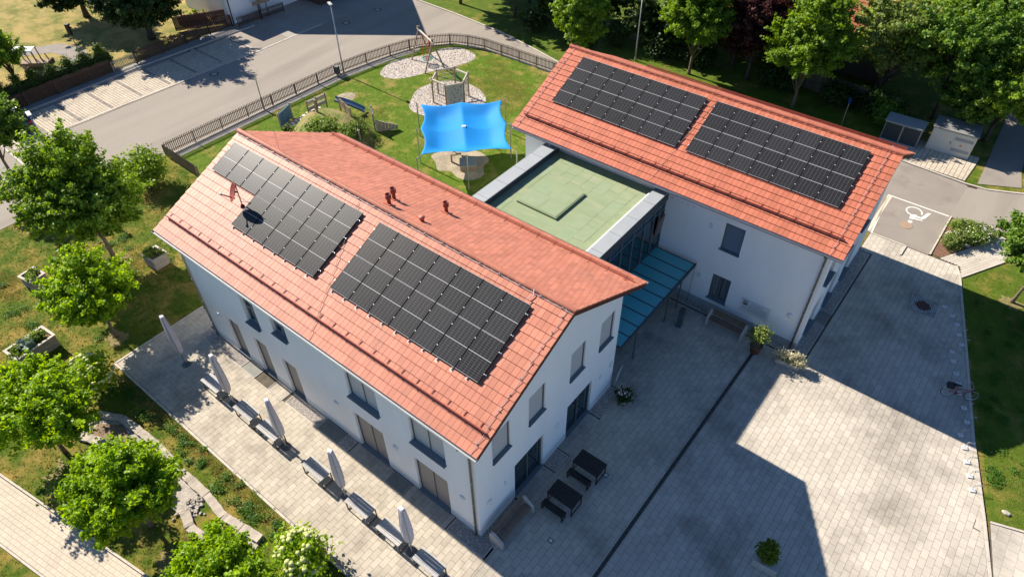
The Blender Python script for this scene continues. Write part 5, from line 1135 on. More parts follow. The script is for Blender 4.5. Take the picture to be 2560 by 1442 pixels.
# thuja hedge
hd = thing('thuja_hedge', 'clipped dark thuja hedge with pointed tips behind the brown fence', 'hedge', (-54.3, 0, 0)); lob = []; hb = MB()
for i in range(11):
    y = -1.5 + i * 1.4; lob.append((0, y, .8, .48, 1.0, .8)); lob.append((.0, y + .1, 1.65, .22, .28, .5, .14)); hb.tube([(0, y, 0), (0, y, 1.3)], [.05, .02], 6)
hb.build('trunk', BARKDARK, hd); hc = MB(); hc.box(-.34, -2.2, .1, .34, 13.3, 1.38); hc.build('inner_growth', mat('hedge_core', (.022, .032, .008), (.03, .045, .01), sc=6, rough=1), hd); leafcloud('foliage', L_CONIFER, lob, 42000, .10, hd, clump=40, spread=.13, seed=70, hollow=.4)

# ------------------------------------------------------------ street things
def street_lamp(loc, h, rz, label, arm=.55):
    t = thing('street_lamp', label, 'lamp post', loc, rz, 'street lamps'); b = MB(); b.tube([(0, 0, 0), (0, 0, 1.2), (0, 0, h)], [.075, .065, .04], 10); b.build('pole', STEEL, t, True)
    b = MB(); b.obox((arm * .35, 0, h + .03), (arm * .5, 0, .02), (0, .12, 0), (0, 0, .035)); hd_ = b.build('lamp_head', mat('lamp_head_grey', (.46, .46, .45), None, rough=.5), t)
    b = MB(); b.obox((arm * .5, 0, h - .012), (arm * .28, 0, .01), (0, .09, 0), (0, 0, .006)); b.build('lens', mat('lamp_lens', (.7, .7, .66), None, rough=.3), hd_)
    b = MB(); b.lathe([(.10, 0), (.10, .06), (.08, .3)], 10); b.build('base_collar', STEEL, t); return t
street_lamp((-36.62, 24.8, 0), 6.0, R(160), 'tall street lamp standing at the playground picket fence beside a bin')
street_lamp((-17.9, 42.4, 0), 6.0, R(-90), 'tall street lamp in front of the grey board fence')
street_lamp((-38.6, 1.6, 0), 5.9, R(170), 'street lamp rising from the bright maple beside the parked car')
wb_ = thing('litter_bin', 'dark litter bin with a pale lid beside the tall street lamp', 'bin', (-36.85, 24.3, 0), R(95))
b = MB(); b.box(-.17, -.2, .2, .17, .2, .85); b.build('body', DARKMETAL, wb_); b = MB(); b.box(-.19, -.22, .85, .19, .22, .90); b.build('lid', STEEL, wb_); b = MB(); b.box(-.04, -.04, 0, .04, .04, .2); b.build('post', STEEL, wb_)
pt = thing('wooden_post', 'thin bare wooden post at the playground picket fence', 'post', (-37.1, 16.75, 0)); b = MB(); b.tube([(0, 0, 0), (-.02, 0, 2.65)], [.05, .04], 8); b.build('shaft', WOODGREY, pt)
sg = thing('sign_post', 'blue parking sign on a steel pole behind the orange roof', 'sign', (.45, 42.3, 0), R(-55)); b = MB(); b.tube([(0, 0, 0), (0, 0, 2.4)], .03, 8); b.build('pole', STEEL, sg)
b = MB(); b.box(-.2, -.03, 1.95, .2, -.015, 2.4); b.build('plate', mat('sign_blue', (.015, .05, .32), None, rough=.4), sg)
tl = thing('traffic_light', 'old black traffic light with hoods standing by the garden path', 'traffic light', (-60.3, 13.1, 0), R(-150))
b = MB(); b.tube([(0, 0, 0), (0, 0, 1.5)], .045, 9); b.build('pole', WOODGREY, tl); b = MB(); b.box(-.16, -.13, 1.3, .16, .13, 2.3); hs_ = b.build('signal_head', BLACK, tl)
for k, c in enumerate(((.25, .02, .02), (.3, .18, .02), (.03, .2, .08))):
    b = MB(); b.lathe([(.10, 0), (.10, .012)], 14); b.build('signal_lens', mat('lens%d' % k, c, None, rough=.3), hs_, False, (0, -.131, 2.13 - k * .32), (R(90), 0, 0))
    v_ = MB(); 
    for j in range(8):
        a0, a1 = R(0 + j * 22.5), R((j + 1) * 22.5); v_.quad(*[(.12 * math.cos(a), yy, .12 * math.sin(a)) for a, yy in ((a0, 0), (a1, 0), (a1, -.22), (a0, -.22))])
    v_.build('hood', BLACK, hs_, loc=(0, -.13, 2.13 - k * .32))
b = MB(); b.lathe([(.22, 0), (.2, .05)], 12); b.build('footing', CONC, tl)
sheet('garden_asphalt_path', [(-68, 9), (-64.2, 10.2), (-62.9, 12.6), (-60.2, 13.6), (-58.6, 13.2), (-57.0, 12.0), (-55.5, 12.0), (-54.8, 10.6), (-57.5, 10.8), (-59.6, 11.7), (-61.6, 11.2), (-63, 9.0), (-68, 7)], -.045, PATHASPH)
wg = thing('play_wagon', 'wooden play wagon with a white arched roof on posts', 'play wagon', (-59.4, 9.1, 0), R(40))
b = MB(); b.box(-1.3, -.45, .25, 1.3, .45, .55); b.build('deck', WOOD, wg)
for x, hh in ((-1.2, 1.65), (-.2, 1.65), (.35, 1.65), (.95, 1.1)):
    for y in (-.4, .4): b = MB(); b.bar((x, y, .5), (x - .12, y, hh), .07); b.build('post', WOODGREY, wg)
b = MB(); n = 8
for j in range(n):
    a0, a1 = math.pi * j / n, math.pi * (j + 1) / n; b.quad(*[(x, .52 * math.cos(a), 1.62 + .18 * math.sin(a)) for x, a in ((-1.5, a0), (.35, a0), (.35, a1), (-1.5, a1))]); b.quad(*[(x, .5 * math.cos(a), 1.60 + .18 * math.sin(a)) for x, a in ((-1.5, a1), (.35, a1), (.35, a0), (-1.5, a0))])
b.build('roof', mat('white_tarp', (.72, .73, .72), None, rough=.6), wg)
for x in (-.9, .9):
    for y in (-.47, .47): b = MB(); b.lathe([(.22, 0), (.22, .06)], 14); b.build('wheel', WOODGREY, wg, False, (x, y + (.03 if y < 0 else .03), .22), (R(90), 0, 0))
b = MB(); b.box(1.3, -.4, .25, 1.42, .4, .7); b.build('end_board', BARKDARK, wg)
# car
def car(loc, rz, label):
    t = thing('parked_car', label, 'car', loc, rz); CP = mat('car_paint', (.012, .014, .02), None, rough=.22, spec=.7)
    # stations along x (rear at +x): half width lower, upper, z belt, z roof
    st = [(-2.2, .70, .55, .62, .64), (-2.05, .84, .78, .72, .80), (-1.3, .88, .84, .92, .98), (-.75, .89, .84, .98, 1.06), (-.15, .90, .62, 1.0, 1.48), (.5, .90, .64, 1.02, 1.53), (1.3, .90, .64, 1.03, 1.51), (1.75, .89, .62, 1.03, 1.44), (2.05, .86, .74, 1.0, 1.06), (2.2, .80, .72, .86, .90)]
    b = MB(); rows = []
    for x, wl_, wu, zb, zr in st: rows.append([(x, -wl_ * .96, .22), (x, -wl_, .5), (x, -wl_ * .97, zb), (x, -wu, zr), (x, 0, zr + .03), (x, wu, zr), (x, wl_ * .97, zb), (x, wl_, .5), (x, wl_ * .96, .22)])
    for a, c in zip(rows[:-1], rows[1:]):
        for j in range(8): b.quad(a[j], c[j], c[j + 1], a[j + 1])
        b.quad(a[8], c[8], c[0], a[0])
    b.poly(*rows[0]); b.poly(*rows[-1][::-1]); body = b.build('body', CP, t, True)
    gl = MB(); o = .006
    for s_ in (-1, 1):
        y0, y1 = .885 * s_, .66 * s_
        gl.quad((-.55, y0, 1.04), (1.25, y0, 1.06), (1.2, y1, 1.44), (-.02, y1, 1.42)); gl.quad((1.32, y0, 1.06), (1.75, y0 * .98, 1.06), (1.68, y1, 1.38), (1.3, y1, 1.42))
    gl.quad((1.83, -.58, 1.40), (1.83, .58, 1.40), (2.08, .68, 1.08), (2.08, -.68, 1.08)); gl.quad((-.20, -.58, 1.44), (-.80, -.76, 1.07), (-.80, .76, 1.07), (-.20, .58, 1.44)); gl.build('glazing', GLASS, t)
    b = MB(); b.box(-.1, -.56, 1.555, 1.6, .56, 1.562); b.build('roof_panel', mat('car_roof', (.24, .26, .29), None, rough=.2, spec=.8), t)
    for s_ in (-1, 1):
        b = MB(); b.box(2.06, s_ * .70 - .14, .78, 2.215, s_ * .70 + .14, .96); b.build('tail_light', mat('tail_red', (.45, .01, .012), None, rough=.2), t)
        for x in (-1.35, 1.35):
            w_ = MB(); w_.lathe([(.2, 0), (.32, .02), (.33, .1), (.32, .19), (.2, .2)], 20); wo = w_.build('wheel', BLACK, t, False, (x, s_ * .80 + (.1 if s_ > 0 else .1), .33), (R(90), 0, 0)); r_ = MB(); r_.lathe([(.2, .18), (.19, .205), (.05, .215)], 14); r_.build('rim', ALU, wo)
        b = MB(); b.bar((-.05, s_ * .6, 1.575), (1.6, s_ * .6, 1.575), .03); b.build('roof_rail', ALU, t)
    b = MB(); b.box(2.2, -.28, .6, 2.225, .28, .73); b.build('number_plate', mat('plate_white', (.55, .55, .53), None, rough=.5), t); b = MB(); b.box(2.05, -.82, .24, 2.26, .82, .46); b.build('bumper', BLACK, t); b = MB(); b.box(2.12, -.5, .48, 2.24, .5, .53); b.build('chrome_strip', ALU, t)
car((-50.75, 3.15, -.02), R(0), 'dark estate car parked nose to the fence at the shaded bay')
# utility cabinets
def cabinet(loc, lx, ly, h, rz, label, door, roof_m, vents):
    t = thing('utility_cabinet', label, 'cabinet', loc, rz); b = MB(); b.box(-lx / 2, -ly / 2, 0, lx / 2, ly / 2, h); b.build('housing', mat('cabinet_cream', (.60, .57, .50), (.57, .54, .47), sc=1, rough=.6) if vents else COPING, t)
    b = MB(); o = .08; b.prism([(-lx / 2 - o, -ly / 2 - o), (lx / 2 + o, -ly / 2 - o), (lx / 2 + o, ly / 2 + o), (-lx / 2 - o, ly / 2 + o)], h, h + .07, bottom=True); b.build('roof', roof_m, t)
    for s_ in (-1, 1):
        b = MB(); b.box(s_ * lx / 4 - lx / 4 + .05, -ly / 2 - .015, .16, s_ * lx / 4 + lx / 4 - .05, -ly / 2, h - .08); d_ = b.build('door', door, t)
    if vents:
        for z in (.45, h - .45):
            b = MB(); b.box(.12, -ly / 2 - .024, z - .12, lx / 2 - .12, -ly / 2 - .015, z + .12); b.build('vent', mat('vent_grey', (.30, .32, .33), None, rough=.6), d_)
        b = MB(); b.poly((.52, -ly / 2 - .02, h / 2 - .08), (.74, -ly / 2 - .02, h / 2 - .08), (.63, -ly / 2 - .02, h / 2 + .1)); b.build('warning_sign', mat('warn_orange', (.45, .22, .10), None, rough=.6), d_)
        b = MB(); b.box(-.06, -ly / 2 - .04, h / 2 - .06, -.02, -ly / 2 - .015, h / 2 + .1); b.build('handle', BLACK, d_)
    return t
cabinet((4.55, 43.0, 0), 2.5, 1.3, 1.55, R(2), 'grey cabinet with dark slatted doors beside the trees', mat('dark_door', (.035, .042, .055), None, rough=.5), COPING, False)
cabinet((7.72, 44.1, 0), 2.85, 1.75, 1.75, R(4), 'cream transformer cabinet with grey vents and warning sign', MATS['cabinet_cream'] if 'cabinet_cream' in MATS else mat('cabinet_cream', (.60, .57, .50), (.57, .54, .47), sc=1, rough=.6), mat('cabinet_roof', (.20, .20, .19), None, rough=.8), True)
b = MB(); b.box(-.25, -.3, 0, .25, .3, .9); cb_ = thing('small_cabinet', 'pale small cabinet in the grass beside the far path', 'cabinet', (13.4, 45.6, 0)); b.build('housing', STEEL, cb_); b = MB(); b.box(-.28, -.33, .9, .28, .33, .95); b.build('roof', COPING, cb_)

# ------------------------------------------------------------ playground
def blob(pts, k=4):
    out = []; n = len(pts)
    for i in range(n):
        p0, p1, p2, p3 = (np.array(pts[(i + j - 1) % n]) for j in range(4))
        for q in range(k):
            t_ = q / k; out.append(tuple(.5 * ((2 * p1) + (-p0 + p2) * t_ + (2 * p0 - 5 * p1 + 4 * p2 - p3) * t_ ** 2 + (-p0 + 3 * p1 - 3 * p2 + p3) * t_ ** 3)))
    return out
G1 = blob([(-34.2, 26.8), (-35.0, 28.4), (-34.9, 29.8), (-33.6, 31.8), (-33.3, 33.6), (-32.2, 34.8), (-30.4, 34.8), (-29.5, 33.9), (-29.8, 32.2), (-30.9, 29.9), (-31.9, 27.7), (-33.0, 26.7)])
G2 = blob([(-28.9, 25.3), (-29.6, 26.6), (-29.5, 28.0), (-28.8, 29.3), (-27.4, 30.1), (-25.4, 29.9), (-24.0, 29.0), (-23.5, 27.9), (-23.9, 26.0), (-25.0, 24.5), (-27.0, 23.9), (-28.2, 24.3)])
sheet('gravel_bed', G1, -.043, PLAYGRAVEL); sheet('gravel_bed', G2, -.043, PLAYGRAVEL)
pebbles('play_pebbles', [G1, G2], 6000, .04, .085, mat('play_pebble', (.50, .435, .37), None, rough=.85, rnd=.3), -.043)
tag(bpy.data.objects['play_pebbles'], 'coarse pale pebbles of the playground gravel beds', 'pebbles')
SB = blob([(-21.9, 20.2), (-21.5, 21.2), (-20.4, 21.9), (-19.6, 22.7), (-18.2, 22.4), (-17.9, 21.4), (-17.2, 20.6), (-17.5, 19.6), (-18.4, 19.25), (-19.4, 19.5), (-20.2, 19.1), (-21.0, 19.7)])
sheet('sand_pit', SB, -.043, SAND)
mbm = None
if 0: mbm.lathe([(.95, 0), (.7, .05), (.4, .09), (.05, .11)], 14); tag(mbm.build('sand_heap', SAND, None, True, (-20.9, 20.2, -.05)), 'pale sand heap in the sunny half of the sand pit', 'sand heap')
sheet('bare_patch', blob([(-34.2, 21.9), (-34.0, 22.8), (-33.3, 23.1), (-32.7, 22.2), (-33.2, 21.6)]), -.044, SAND)
tb = thing('sand_table', 'square grey topped wooden table in the sand pit', 'table', (-18.75, 20.75, -.04), R(42))
b = MB(); b.box(-.62, -.55, .36, .62, .55, .42); b.build('top', mat('slate_top', (.27, .28, .28), None, rough=.7), tb)
for sy in (-1, 1): b = MB(); b.box(-.58, sy * .5 - .04, 0, .58, sy * .5 + .04, .36); b.build('beam', WOOD, tb)
b = MB(); b.bar((-1.2, .7, 0), (-1.2, .7, .6), .12); b.bar((-1.2, .7, .55), (-.5, .9, .55), .1); b.build('trough', WOOD, tb)
# sail
C4 = [Vector(p) for p in ((-24.23, 21.60, 2.8), (-19.57, 25.98, 2.8), (-14.59, 20.94, 2.8), (-19.24, 16.46, 2.8))]   # a,b,c,d around
SL = thing('shade_sail', 'large blue shade sail on eight steel posts over the sand pit', 'shade sail')
sb = MB(); N_ = 24; grid = []
def bil(u, v_):
    p = C4[0] * (1 - u) * (1 - v_) + C4[1] * u * (1 - v_) + C4[2] * u * v_ + C4[3] * (1 - u) * v_; return p
for i in range(N_ * 2 + 1):
    row = []
    for j in range(N_ * 2 + 1):
        u, v_ = i / (2 * N_), j / (2 * N_)
        sc = lambda e, f: .045 * abs(math.sin(2 * math.pi * f)) * max(0, 1 - e / .25) ** 1
        U = .03 + .94 * u; Vv = .03 + .94 * v_
        U += sc(u, v_) * (1 - u) - sc(1 - u, v_) * u; Vv += sc(v_, u) * (1 - v_) - sc(1 - v_, u) * v_
        z = -.34 * abs(math.sin(2 * math.pi * u)) - .15 * abs(math.sin(2 * math.pi * v_))
        sm = lambda q: math.sin(min(1.0, q / .22) * math.pi / 2)
        row.append(bil(U, Vv) + Vector((0, 0, z * (.12 + .88 * sm(min(v_, 1 - v_))) * (.25 + .75 * sm(min(u, 1 - u))))))
    grid.append(row)
for i in range(2 * N_):
    for j in range(2 * N_): sb.quad(grid[i][j], grid[i + 1][j], grid[i + 1][j + 1], grid[i][j + 1])
so = sb.build('sail_cloth', SAIL, SL, True); sm_ = so.modifiers.new('thick', 'SOLIDIFY'); sm_.thickness = .006
# which direction the ridge runs: halves side by side along a-b
pm = MB(); pm.box(-.14, -.09, 0, .14, .09, .012); cpos = bil(.5, .5); pm.build('centre_patch', mat('patch_white', (.75, .76, .75), None, rough=.6), SL, loc=(cpos.x, cpos.y, cpos.z + .0), rot=(0, 0, R(43)))
pp = MB(); pp.lathe([(.045, -.1), (.045, 2.78), (.03, 2.82)], 10); ppm = pp.mesh('post', STEEL); rp = MB()
for u, v_ in ((0, 0), (.5, 0), (1, 0), (1, .5), (1, 1), (.5, 1), (0, 1), (0, .5)):
    q = bil(-.012 + 1.024 * u, -.012 + 1.024 * v_); link('post', ppm, SL, (q.x, q.y, 0)); rp.tube([(q.x, q.y, 2.78), bil(.03 + .94 * u, .03 + .94 * v_)], .012, 5)
rp.build('tension_rope', ROPE, SL)
# nest swing
SW = thing('nest_swing', 'wooden A-frame nest swing with red ropes on the gravel', 'swing', (-32.15, 30.7, 0), math.atan2(-1.2, 2.8))
for x in (-1.52, 1.52):
    for y in (-.95, .95):
        b = MB(); b.tube([(x, y, -.1), (x, -y * .10, 2.85)], .065, 9); b.build('leg', WOOD, SW)
b = MB(); b.tube([(-1.75, 0, 2.55), (1.75, 0, 2.55)], .075, 10); b.build('beam', mat('pale_log', (.52, .45, .37), (.44, .38, .31), sc=4, rough=.8), SW)  # beam paler than the legs: its bright sunlit look is in the colour
b = MB(); b.tube([(.45 * math.cos(a), .45 * math.sin(a), .5) for a in np.linspace(0, 2 * math.pi, 25)[:-1]], .045, 8, closed=True); ns_ = b.build('nest_ring', mat('teal_rope', (.16, .40, .42), None, rough=.8), SW)
b = MB()
for k in range(7):
    q = -.36 + k * .12; w_ = math.sqrt(.43 ** 2 - q * q); b.tube([(q, -w_, .5), (q, 0, .44), (q, w_, .5)], .012, 4); b.tube([(-w_, q, .5), (0, q, .44), (w_, q, .5)], .012, 4)
b.build('nest_net', BLACK, ns_)
for x in (-.75, .75):
    for y in (-.28, .28): b = MB(); b.tube([(x, 0, 2.48), (x * .75, y * .6, 1.3), (math.copysign(.33, x), y, .52)], .02, 6); b.build('rope', REDROPE, SW)
# climbing frame
CF = thing('climbing_frame', 'hexagonal log climbing frame with nets and a grey climbing wall', 'climbing frame', (-26.25, 27.25, 0)); HX = [(1.5 * math.cos(R(-2 + 60 * k)), 1.5 * math.sin(R(-2 + 60 * k))) for k in range(6)]
for x, y in HX: b = MB(); b.tube([(x, y, -.1), (x, y, 2.12)], .075, 9); b.build('post', WOOD, CF)
for k in range(6):
    a, c = HX[k], HX[(k + 1) % 6]; b = MB(); a_ = Vector((*a, 1.92 if k % 2 else 2.02)); c_ = Vector((*c, 1.92 if k % 2 else 2.02)); e = (c_ - a_).normalized() * .18; b.tube([a_ - e, c_ + e], .075, 9); b.build('log', MATS['pale_log'], CF)
k = 5; a, c = Vector((*HX[5], 0)), Vector((*HX[0], 0))
b = MB(); b.bar(a.lerp(c, .06) + Vector((0, 0, .95)), a.lerp(c, .94) + Vector((0, 0, .95)), .04, 1.85); cw = b.build('climbing_wall', GREYPANEL, CF); n_o = Vector(((HX[5][0] + HX[0][0]) / 2, (HX[5][1] + HX[0][1]) / 2, 0)).normalized()
hm = MB(); hm.ball((0, 0, 0), .05, n=6, k=4); hme = hm.mesh('climbing_hold', DARKMETAL)
for i in range(14): q = a.lerp(c, random.uniform(.15, .85)) + n_o * .03; link('climbing_hold', hme, cw, (q.x, q.y, .2 + i * .12))
for k in (4, 1, 2, 0):
    a, c = Vector((*HX[k], 0)), Vector((*HX[(k + 1) % 6], 0)); b = MB()
    for z in np.arange(.35, 1.85, .33): b.tube([a + Vector((0, 0, z)), c + Vector((0, 0, z))], .014, 4)
    for q in np.linspace(.16, .84, 5): p = a.lerp(c, q); b.tube([p + Vector((0, 0, .25)), p + Vector((0, 0, 1.9))], .014, 4)
    b.build('rope_net', ROPE if k != 1 else ROPEGREEN, CF)
# play mound
MD = thing('play_mound', 'grassy play mound with a slide, board railings and timber steps', 'play mound', (-30.2, 17.6, -.05)); mm = MB(); K, n = 9, 30; rows = []
for i in range(K + 1):
    f = i / K; row = []
    for j in range(n):
        a = 2 * math.pi * j / n; rr = 3.3 * (1 - f * .62) * (1 + .06 * math.sin(3 * a)); row.append((rr * 1.05 * math.cos(a), rr * .9 * math.sin(a), 1.35 * math.sin(f * math.pi / 2) ** 1.3))
    rows.append(row)
for a, c in zip(rows[:-1], rows[1:]):
    for j in range(n): mm.quad(a[j], a[(j + 1) % n], c[(j + 1) % n], c[j])
mm.poly(*rows[-1]); mm.build('mound', mat('mound_earth', (.10, .145, .02), (.27, .20, .085), sc=1.3, rough=.95, bump=.8, bsc=12, world=True), MD, True)
leafcloud('mound_foliage', L_SHRUB, [(.9, -1.0, 1.1, 1.5, 1.2, .7), (2.2, -.8, .9, .9, 1.3, .6), (-.6, -2.1, .5, 1.1, .6, .4), (2.4, .5, .8, .7, .8, .5)], 9500, .13, MD, seed=81, clump=40, spread=.18)
leafcloud('ground_ivy', L_OLIVE, [(1.6, 1.0, .75, 1.3, 1.2, .45)], 3500, .09, MD, seed=82, clump=30, spread=.16)
leafcloud('mound_grass', L_OLIVE, [(.3, .2, .35, 2.5, 2.1, .95)], 9000, .07, MD, seed=83, clump=26, spread=.16, hollow=.86)
def railing(p, q, z, nm, m, h=.95, nb=2):
    p, q = Vector((*p, 0)), Vector((*q, 0)); d = (q - p)
    for f in (.02, .5, .98) if d.length > 1.6 else (.05, .95): b = MB(); s_ = p + d * f; b.tube([s_ + Vector((0, 0, z - .5)), s_ + Vector((0, 0, z + h))], .06, 8); b.build('post', WOOD, MD)
    for i in range(nb): b = MB(); zz_ = z + .22 + i * (h - .3) / max(1, nb - 1) * .75; b.bar(p + Vector((0, 0, zz_)), q + Vector((0, 0, zz_)), .05, .30); b.build('board', m, MD)
railing((-2.3, .1), (-2.2, 1.9), 1.0, 'railing', MATS['pale_log']); railing((-1.0, 2.2), (1.0, 1.6), 1.0, 'railing', WOOD, .85, 3)
b = MB(); b.tube([(-1.25, .2, .9), (-1.25, .2, 2.35)], .09, 9); b.build('post', WOOD, MD)
for i in range(4): b = MB(); b.box(-1.5, -.55 - i * .3, .62 - i * .17, -.35, -.28 - i * .3, .85 - i * .17); b.build('timber_step', WOOD, MD)
for i in range(7): b = MB(); b.box(-3.35 + i * .1, -1.2 + i * .36, .06 + i * .12, -2.75 + i * .1, -.88 + i * .36, .2 + i * .12); b.build('timber_step', MATS['pale_log'], MD)
b = MB(); pr_s = []
for f in np.linspace(0, 1, 9): pr_s.append((Vector((-1.7 + 1.6 * f, 2.35 + 1.5 * f, 1.25 - 1.1 * f + .12 * math.sin(f * 3.14))),))
sdv = Vector((-.68, .73, 0))
for a, c in zip(pr_s[:-1], pr_s[1:]):
    a, c = a[0], c[0]; b.quad(a - sdv * .3, c - sdv * .3, c + sdv * .3, a + sdv * .3); b.quad(a - sdv * .3, a - sdv * .34 + Vector((0, 0, .2)), c - sdv * .34 + Vector((0, 0, .2)), c - sdv * .3, mi=1); b.quad(a + sdv * .3, c + sdv * .3, c + sdv * .34 + Vector((0, 0, .2)), a + sdv * .34 + Vector((0, 0, .2)), mi=1)
b.build('slide', [ALU, BLUEPLAY], MD)
bpn = thing('slotted_screen', 'blue slotted play screen between two posts beside the mound', 'play screen', (-33.95, 16.55, 0), math.atan2(1.55, -.6))
for x in (-.85, .85): b = MB(); b.tube([(x, 0, -.05), (x, 0, 1.35)], .07, 9); b.build('post', WOODGREY, bpn)
for i in range(5): b = MB(); b.box(-.78 + i * .32, -.025, .1, -.50 + i * .32, .025, 1.15); b.build('slat', BLUEPLAY, bpn)
b = MB(); b.box(-.78, -.03, 1.02, .78, .03, 1.22); b.build('top_board', BLUEPLAY, bpn)
for i in range(4): b = MB(); b.box(-.7 + i * .36, -.9, .05 + i * .02, -.5 + i * .36, -.1, .12 + i * .02); b.build('ground_log', WOOD, bpn)
rw = thing('palisade', 'grey play wall of upright boards on the shaded side of the mound', 'play wall', (-27.5, 19.9, 0), R(-38))
for i in range(7): b = MB(); b.box(-.04, i * .24 + .1, 0, .04, i * .24 + .32, .95 - i * .09); b.build('plank', WOODGREY, rw)
b = MB(); b.tube([(-.15, 0, 0), (-.15, 0, 1.5)], .07, 8); b.build('post', WOODGREY, rw); b = MB(); b.obox((-.8, 0, .75), (.6, 0, 0), (0, .03, 0), (0, 0, .6)); b.build('blue_board', BLUEPLAY, rw); b = MB(); b.tube([(-1.45, 0, 0), (-1.45, 0, 1.45)], .07, 8); b.build('post', WOODGREY, rw)
for i in range(4): b = MB(); b.box(.35, -1.3 - i * .0, .15 + i * .26, 1.4, -1.24, .29 + i * .26); b.build('slat', WOODGREY, rw)
for x in (.38, 1.36): b = MB(); b.box(x - .05, -1.22, 0, x + .05, -1.14, 1.15); b.build('slat_post', WOODGREY, rw)
# ------------------------------------------------------------ houses at the edge of the picture
WH = thing('white_gable_house', 'tall white gable house behind the brown picket fence', 'building'); b = MB(); xw = -52.9
gy = [28.4, 35.1, 41.8]; gz = lambda y: float(np.interp(y, gy, [4.7, 11.6, 4.9]))
b.poly((xw, 28.4, 0), (xw, 41.8, 0), (xw, 41.8, 4.9), (xw, 35.1, 11.6), (xw, 28.4, 4.7)); b.quad((xw, 28.4, 0), (xw, 28.4, 4.7), (xw - 14, 28.4, 4.7), (xw - 14, 28.4, 0)); b.quad((xw, 41.8, 0), (xw - 14, 41.8, 0), (xw - 14, 41.8, 4.9), (xw, 41.8, 4.9)); b.poly((xw - 14, 28.4, 0), (xw - 14, 28.4, 4.7), (xw - 14, 35.1, 11.6), (xw - 14, 41.8, 4.9), (xw - 14, 41.8, 0))
b.box(xw - 8, 25.0, 0, xw - .25, 28.38, 3.6); b.build('wall', WHITE, WH)
b = MB(); RD2 = mat('old_roof_tile', (.26, .10, .06), (.20, .08, .05), sc=2, rough=.8, bump=.4, bsc=12)
for (y0, z0), (y1, z1) in (((27.7, 4.2), (35.1, 11.8)), ((42.5, 4.2), (35.1, 11.8))):
    d_ = Vector((0, y1 - y0, z1 - z0)).normalized(); nn = Vector((0, -d_.z, d_.y)) if y0 < y1 else Vector((0, d_.z, -d_.y))
    b.obox((xw - 6.6, (y0 + y1) / 2, (z0 + z1) / 2), (7.4, 0, 0), d_ * (math.hypot(y1 - y0, z1 - z0) / 2), nn * .12)
b.build('roof', RD2, WH); b = MB(); b.box(xw - 8.3, 24.7, 3.6, xw + .05, 28.38, 3.85); b.build('annex_roof', BARKDARK, WH)
for z, y in ((5.2, 33), (5.2, 36), (1.2, 36.5)):
    b = MB(); b.box(xw - .05, y, z, xw + .02, y + 1.2, z + 1.4); o = b.build('window', GLASS, WH); b = MB(); b.box(xw, y - .08, z - .1, xw + .1, y + 1.28, z); b.build('sill', WOODGREY, o)
for y in (25.2, 28.3): b = MB(); b.tube([(xw - .15 if y < 26 else xw + .06, y, 0), (xw - .15 if y < 26 else xw + .06, y, 3.6)], .06, 8); b.build('downpipe', DARKMETAL, WH)
b = MB(); b.box(xw - .24, 26.2, .0, xw - .2, 28.3, .35); b.build('plinth', PLINTH, WH)
ns2 = thing('notice_board', 'weathered wooden notice board on two posts before the white wall', 'sign', (-52.05, 28.1, 0), R(84))
for x in (-.45, .45): b = MB(); b.bar((x, 0, 0), (x, 0, 1.75), .07); b.build('post', DARKFENCE, ns2)
b = MB(); b.box(-.95, -.04, 1.4, .95, .02, 1.75); b.build('board', WOOD, ns2)
sn = thing('fence_sign', 'small pale blue sign on the brown fence corner', 'sign', (-52.1, 25.0, 0), R(92)); b = MB(); b.box(-.18, -.02, .55, .18, 0, .8); b.build('plate', mat('pale_blue_sign', (.42, .55, .66), None, rough=.5), sn); b = MB(); b.bar((0, .03, 0), (0, .03, .8), .05); b.build('post', WOODGREY, sn)
sy = thing('fence_tag', 'small yellow tag on the brown picket fence', 'sign', (-52.93, 18.0, 0), R(92)); b = MB(); b.box(-.16, -.02, .72, .16, 0, .92); b.build('plate', mat('tag_yellow', (.65, .42, .03), None, rough=.5), sy); b = MB(); b.box(-.02, .0, .0, .02, .02, .8); b.build('post', DARKFENCE, sy)
tt = thing('round_table', 'small round garden table beside the white house', 'table', (-57.2, 26.2, 0)); b = MB(); b.lathe([(.62, .72), (.62, .76)], 20); b.build('top', STONE, tt); b = MB(); b.lathe([(.2, 0), (.1, .1), (.08, .72)], 12); b.build('leg', TERRA, tt)
wl_ = thing('planter_wall', 'low reddish wall with flowers beside the white house', 'planter', (-57.0, 23.2, 0), R(60)); b = MB(); b.box(-1.3, -.3, 0, 1.3, .3, .7); b.build('wall', mat('red_wall', (.24, .13, .10), (.19, .10, .08), sc=3, rough=.9), wl_); leafcloud('planting', L_YELLOW, [(0, 0, .85, 1.2, .3, .25)], 700, .1, wl_, seed=91, clump=30, spread=0.06)
sh = thing('dark_shed', 'low dark timber lean-to against the white house', 'shed', (-50.9, 36.4, 0)); b = MB(); b.box(-1.9, -2.9, 0, .9, 3.4, 1.6); b.build('wall', DARKFENCE, sh); b = MB(); b.obox((-.5, .25, 1.75), (1.6, 0, -.12), (0, 3.4, 0), (0, 0, .05)); b.build('roof', mat('shed_roof', (.045, .03, .026), None, rough=.9), sh)
RH = thing('red_roof_house', 'house with a red tiled roof hidden behind the trees', 'building'); b = MB(); b.box(-15, 51, 0, 1, 61, 3.4); b.build('wall', mat('brown_render', (.10, .08, .06), None, rough=.9), RH)
rr3 = Roof(-15.6, 1.6, (50.2, 3.1), (56, 7.2), (61.8, 3.1)); rb = MB(); e, v, n, L_ = rr3.frame('near'); rl_ = rb
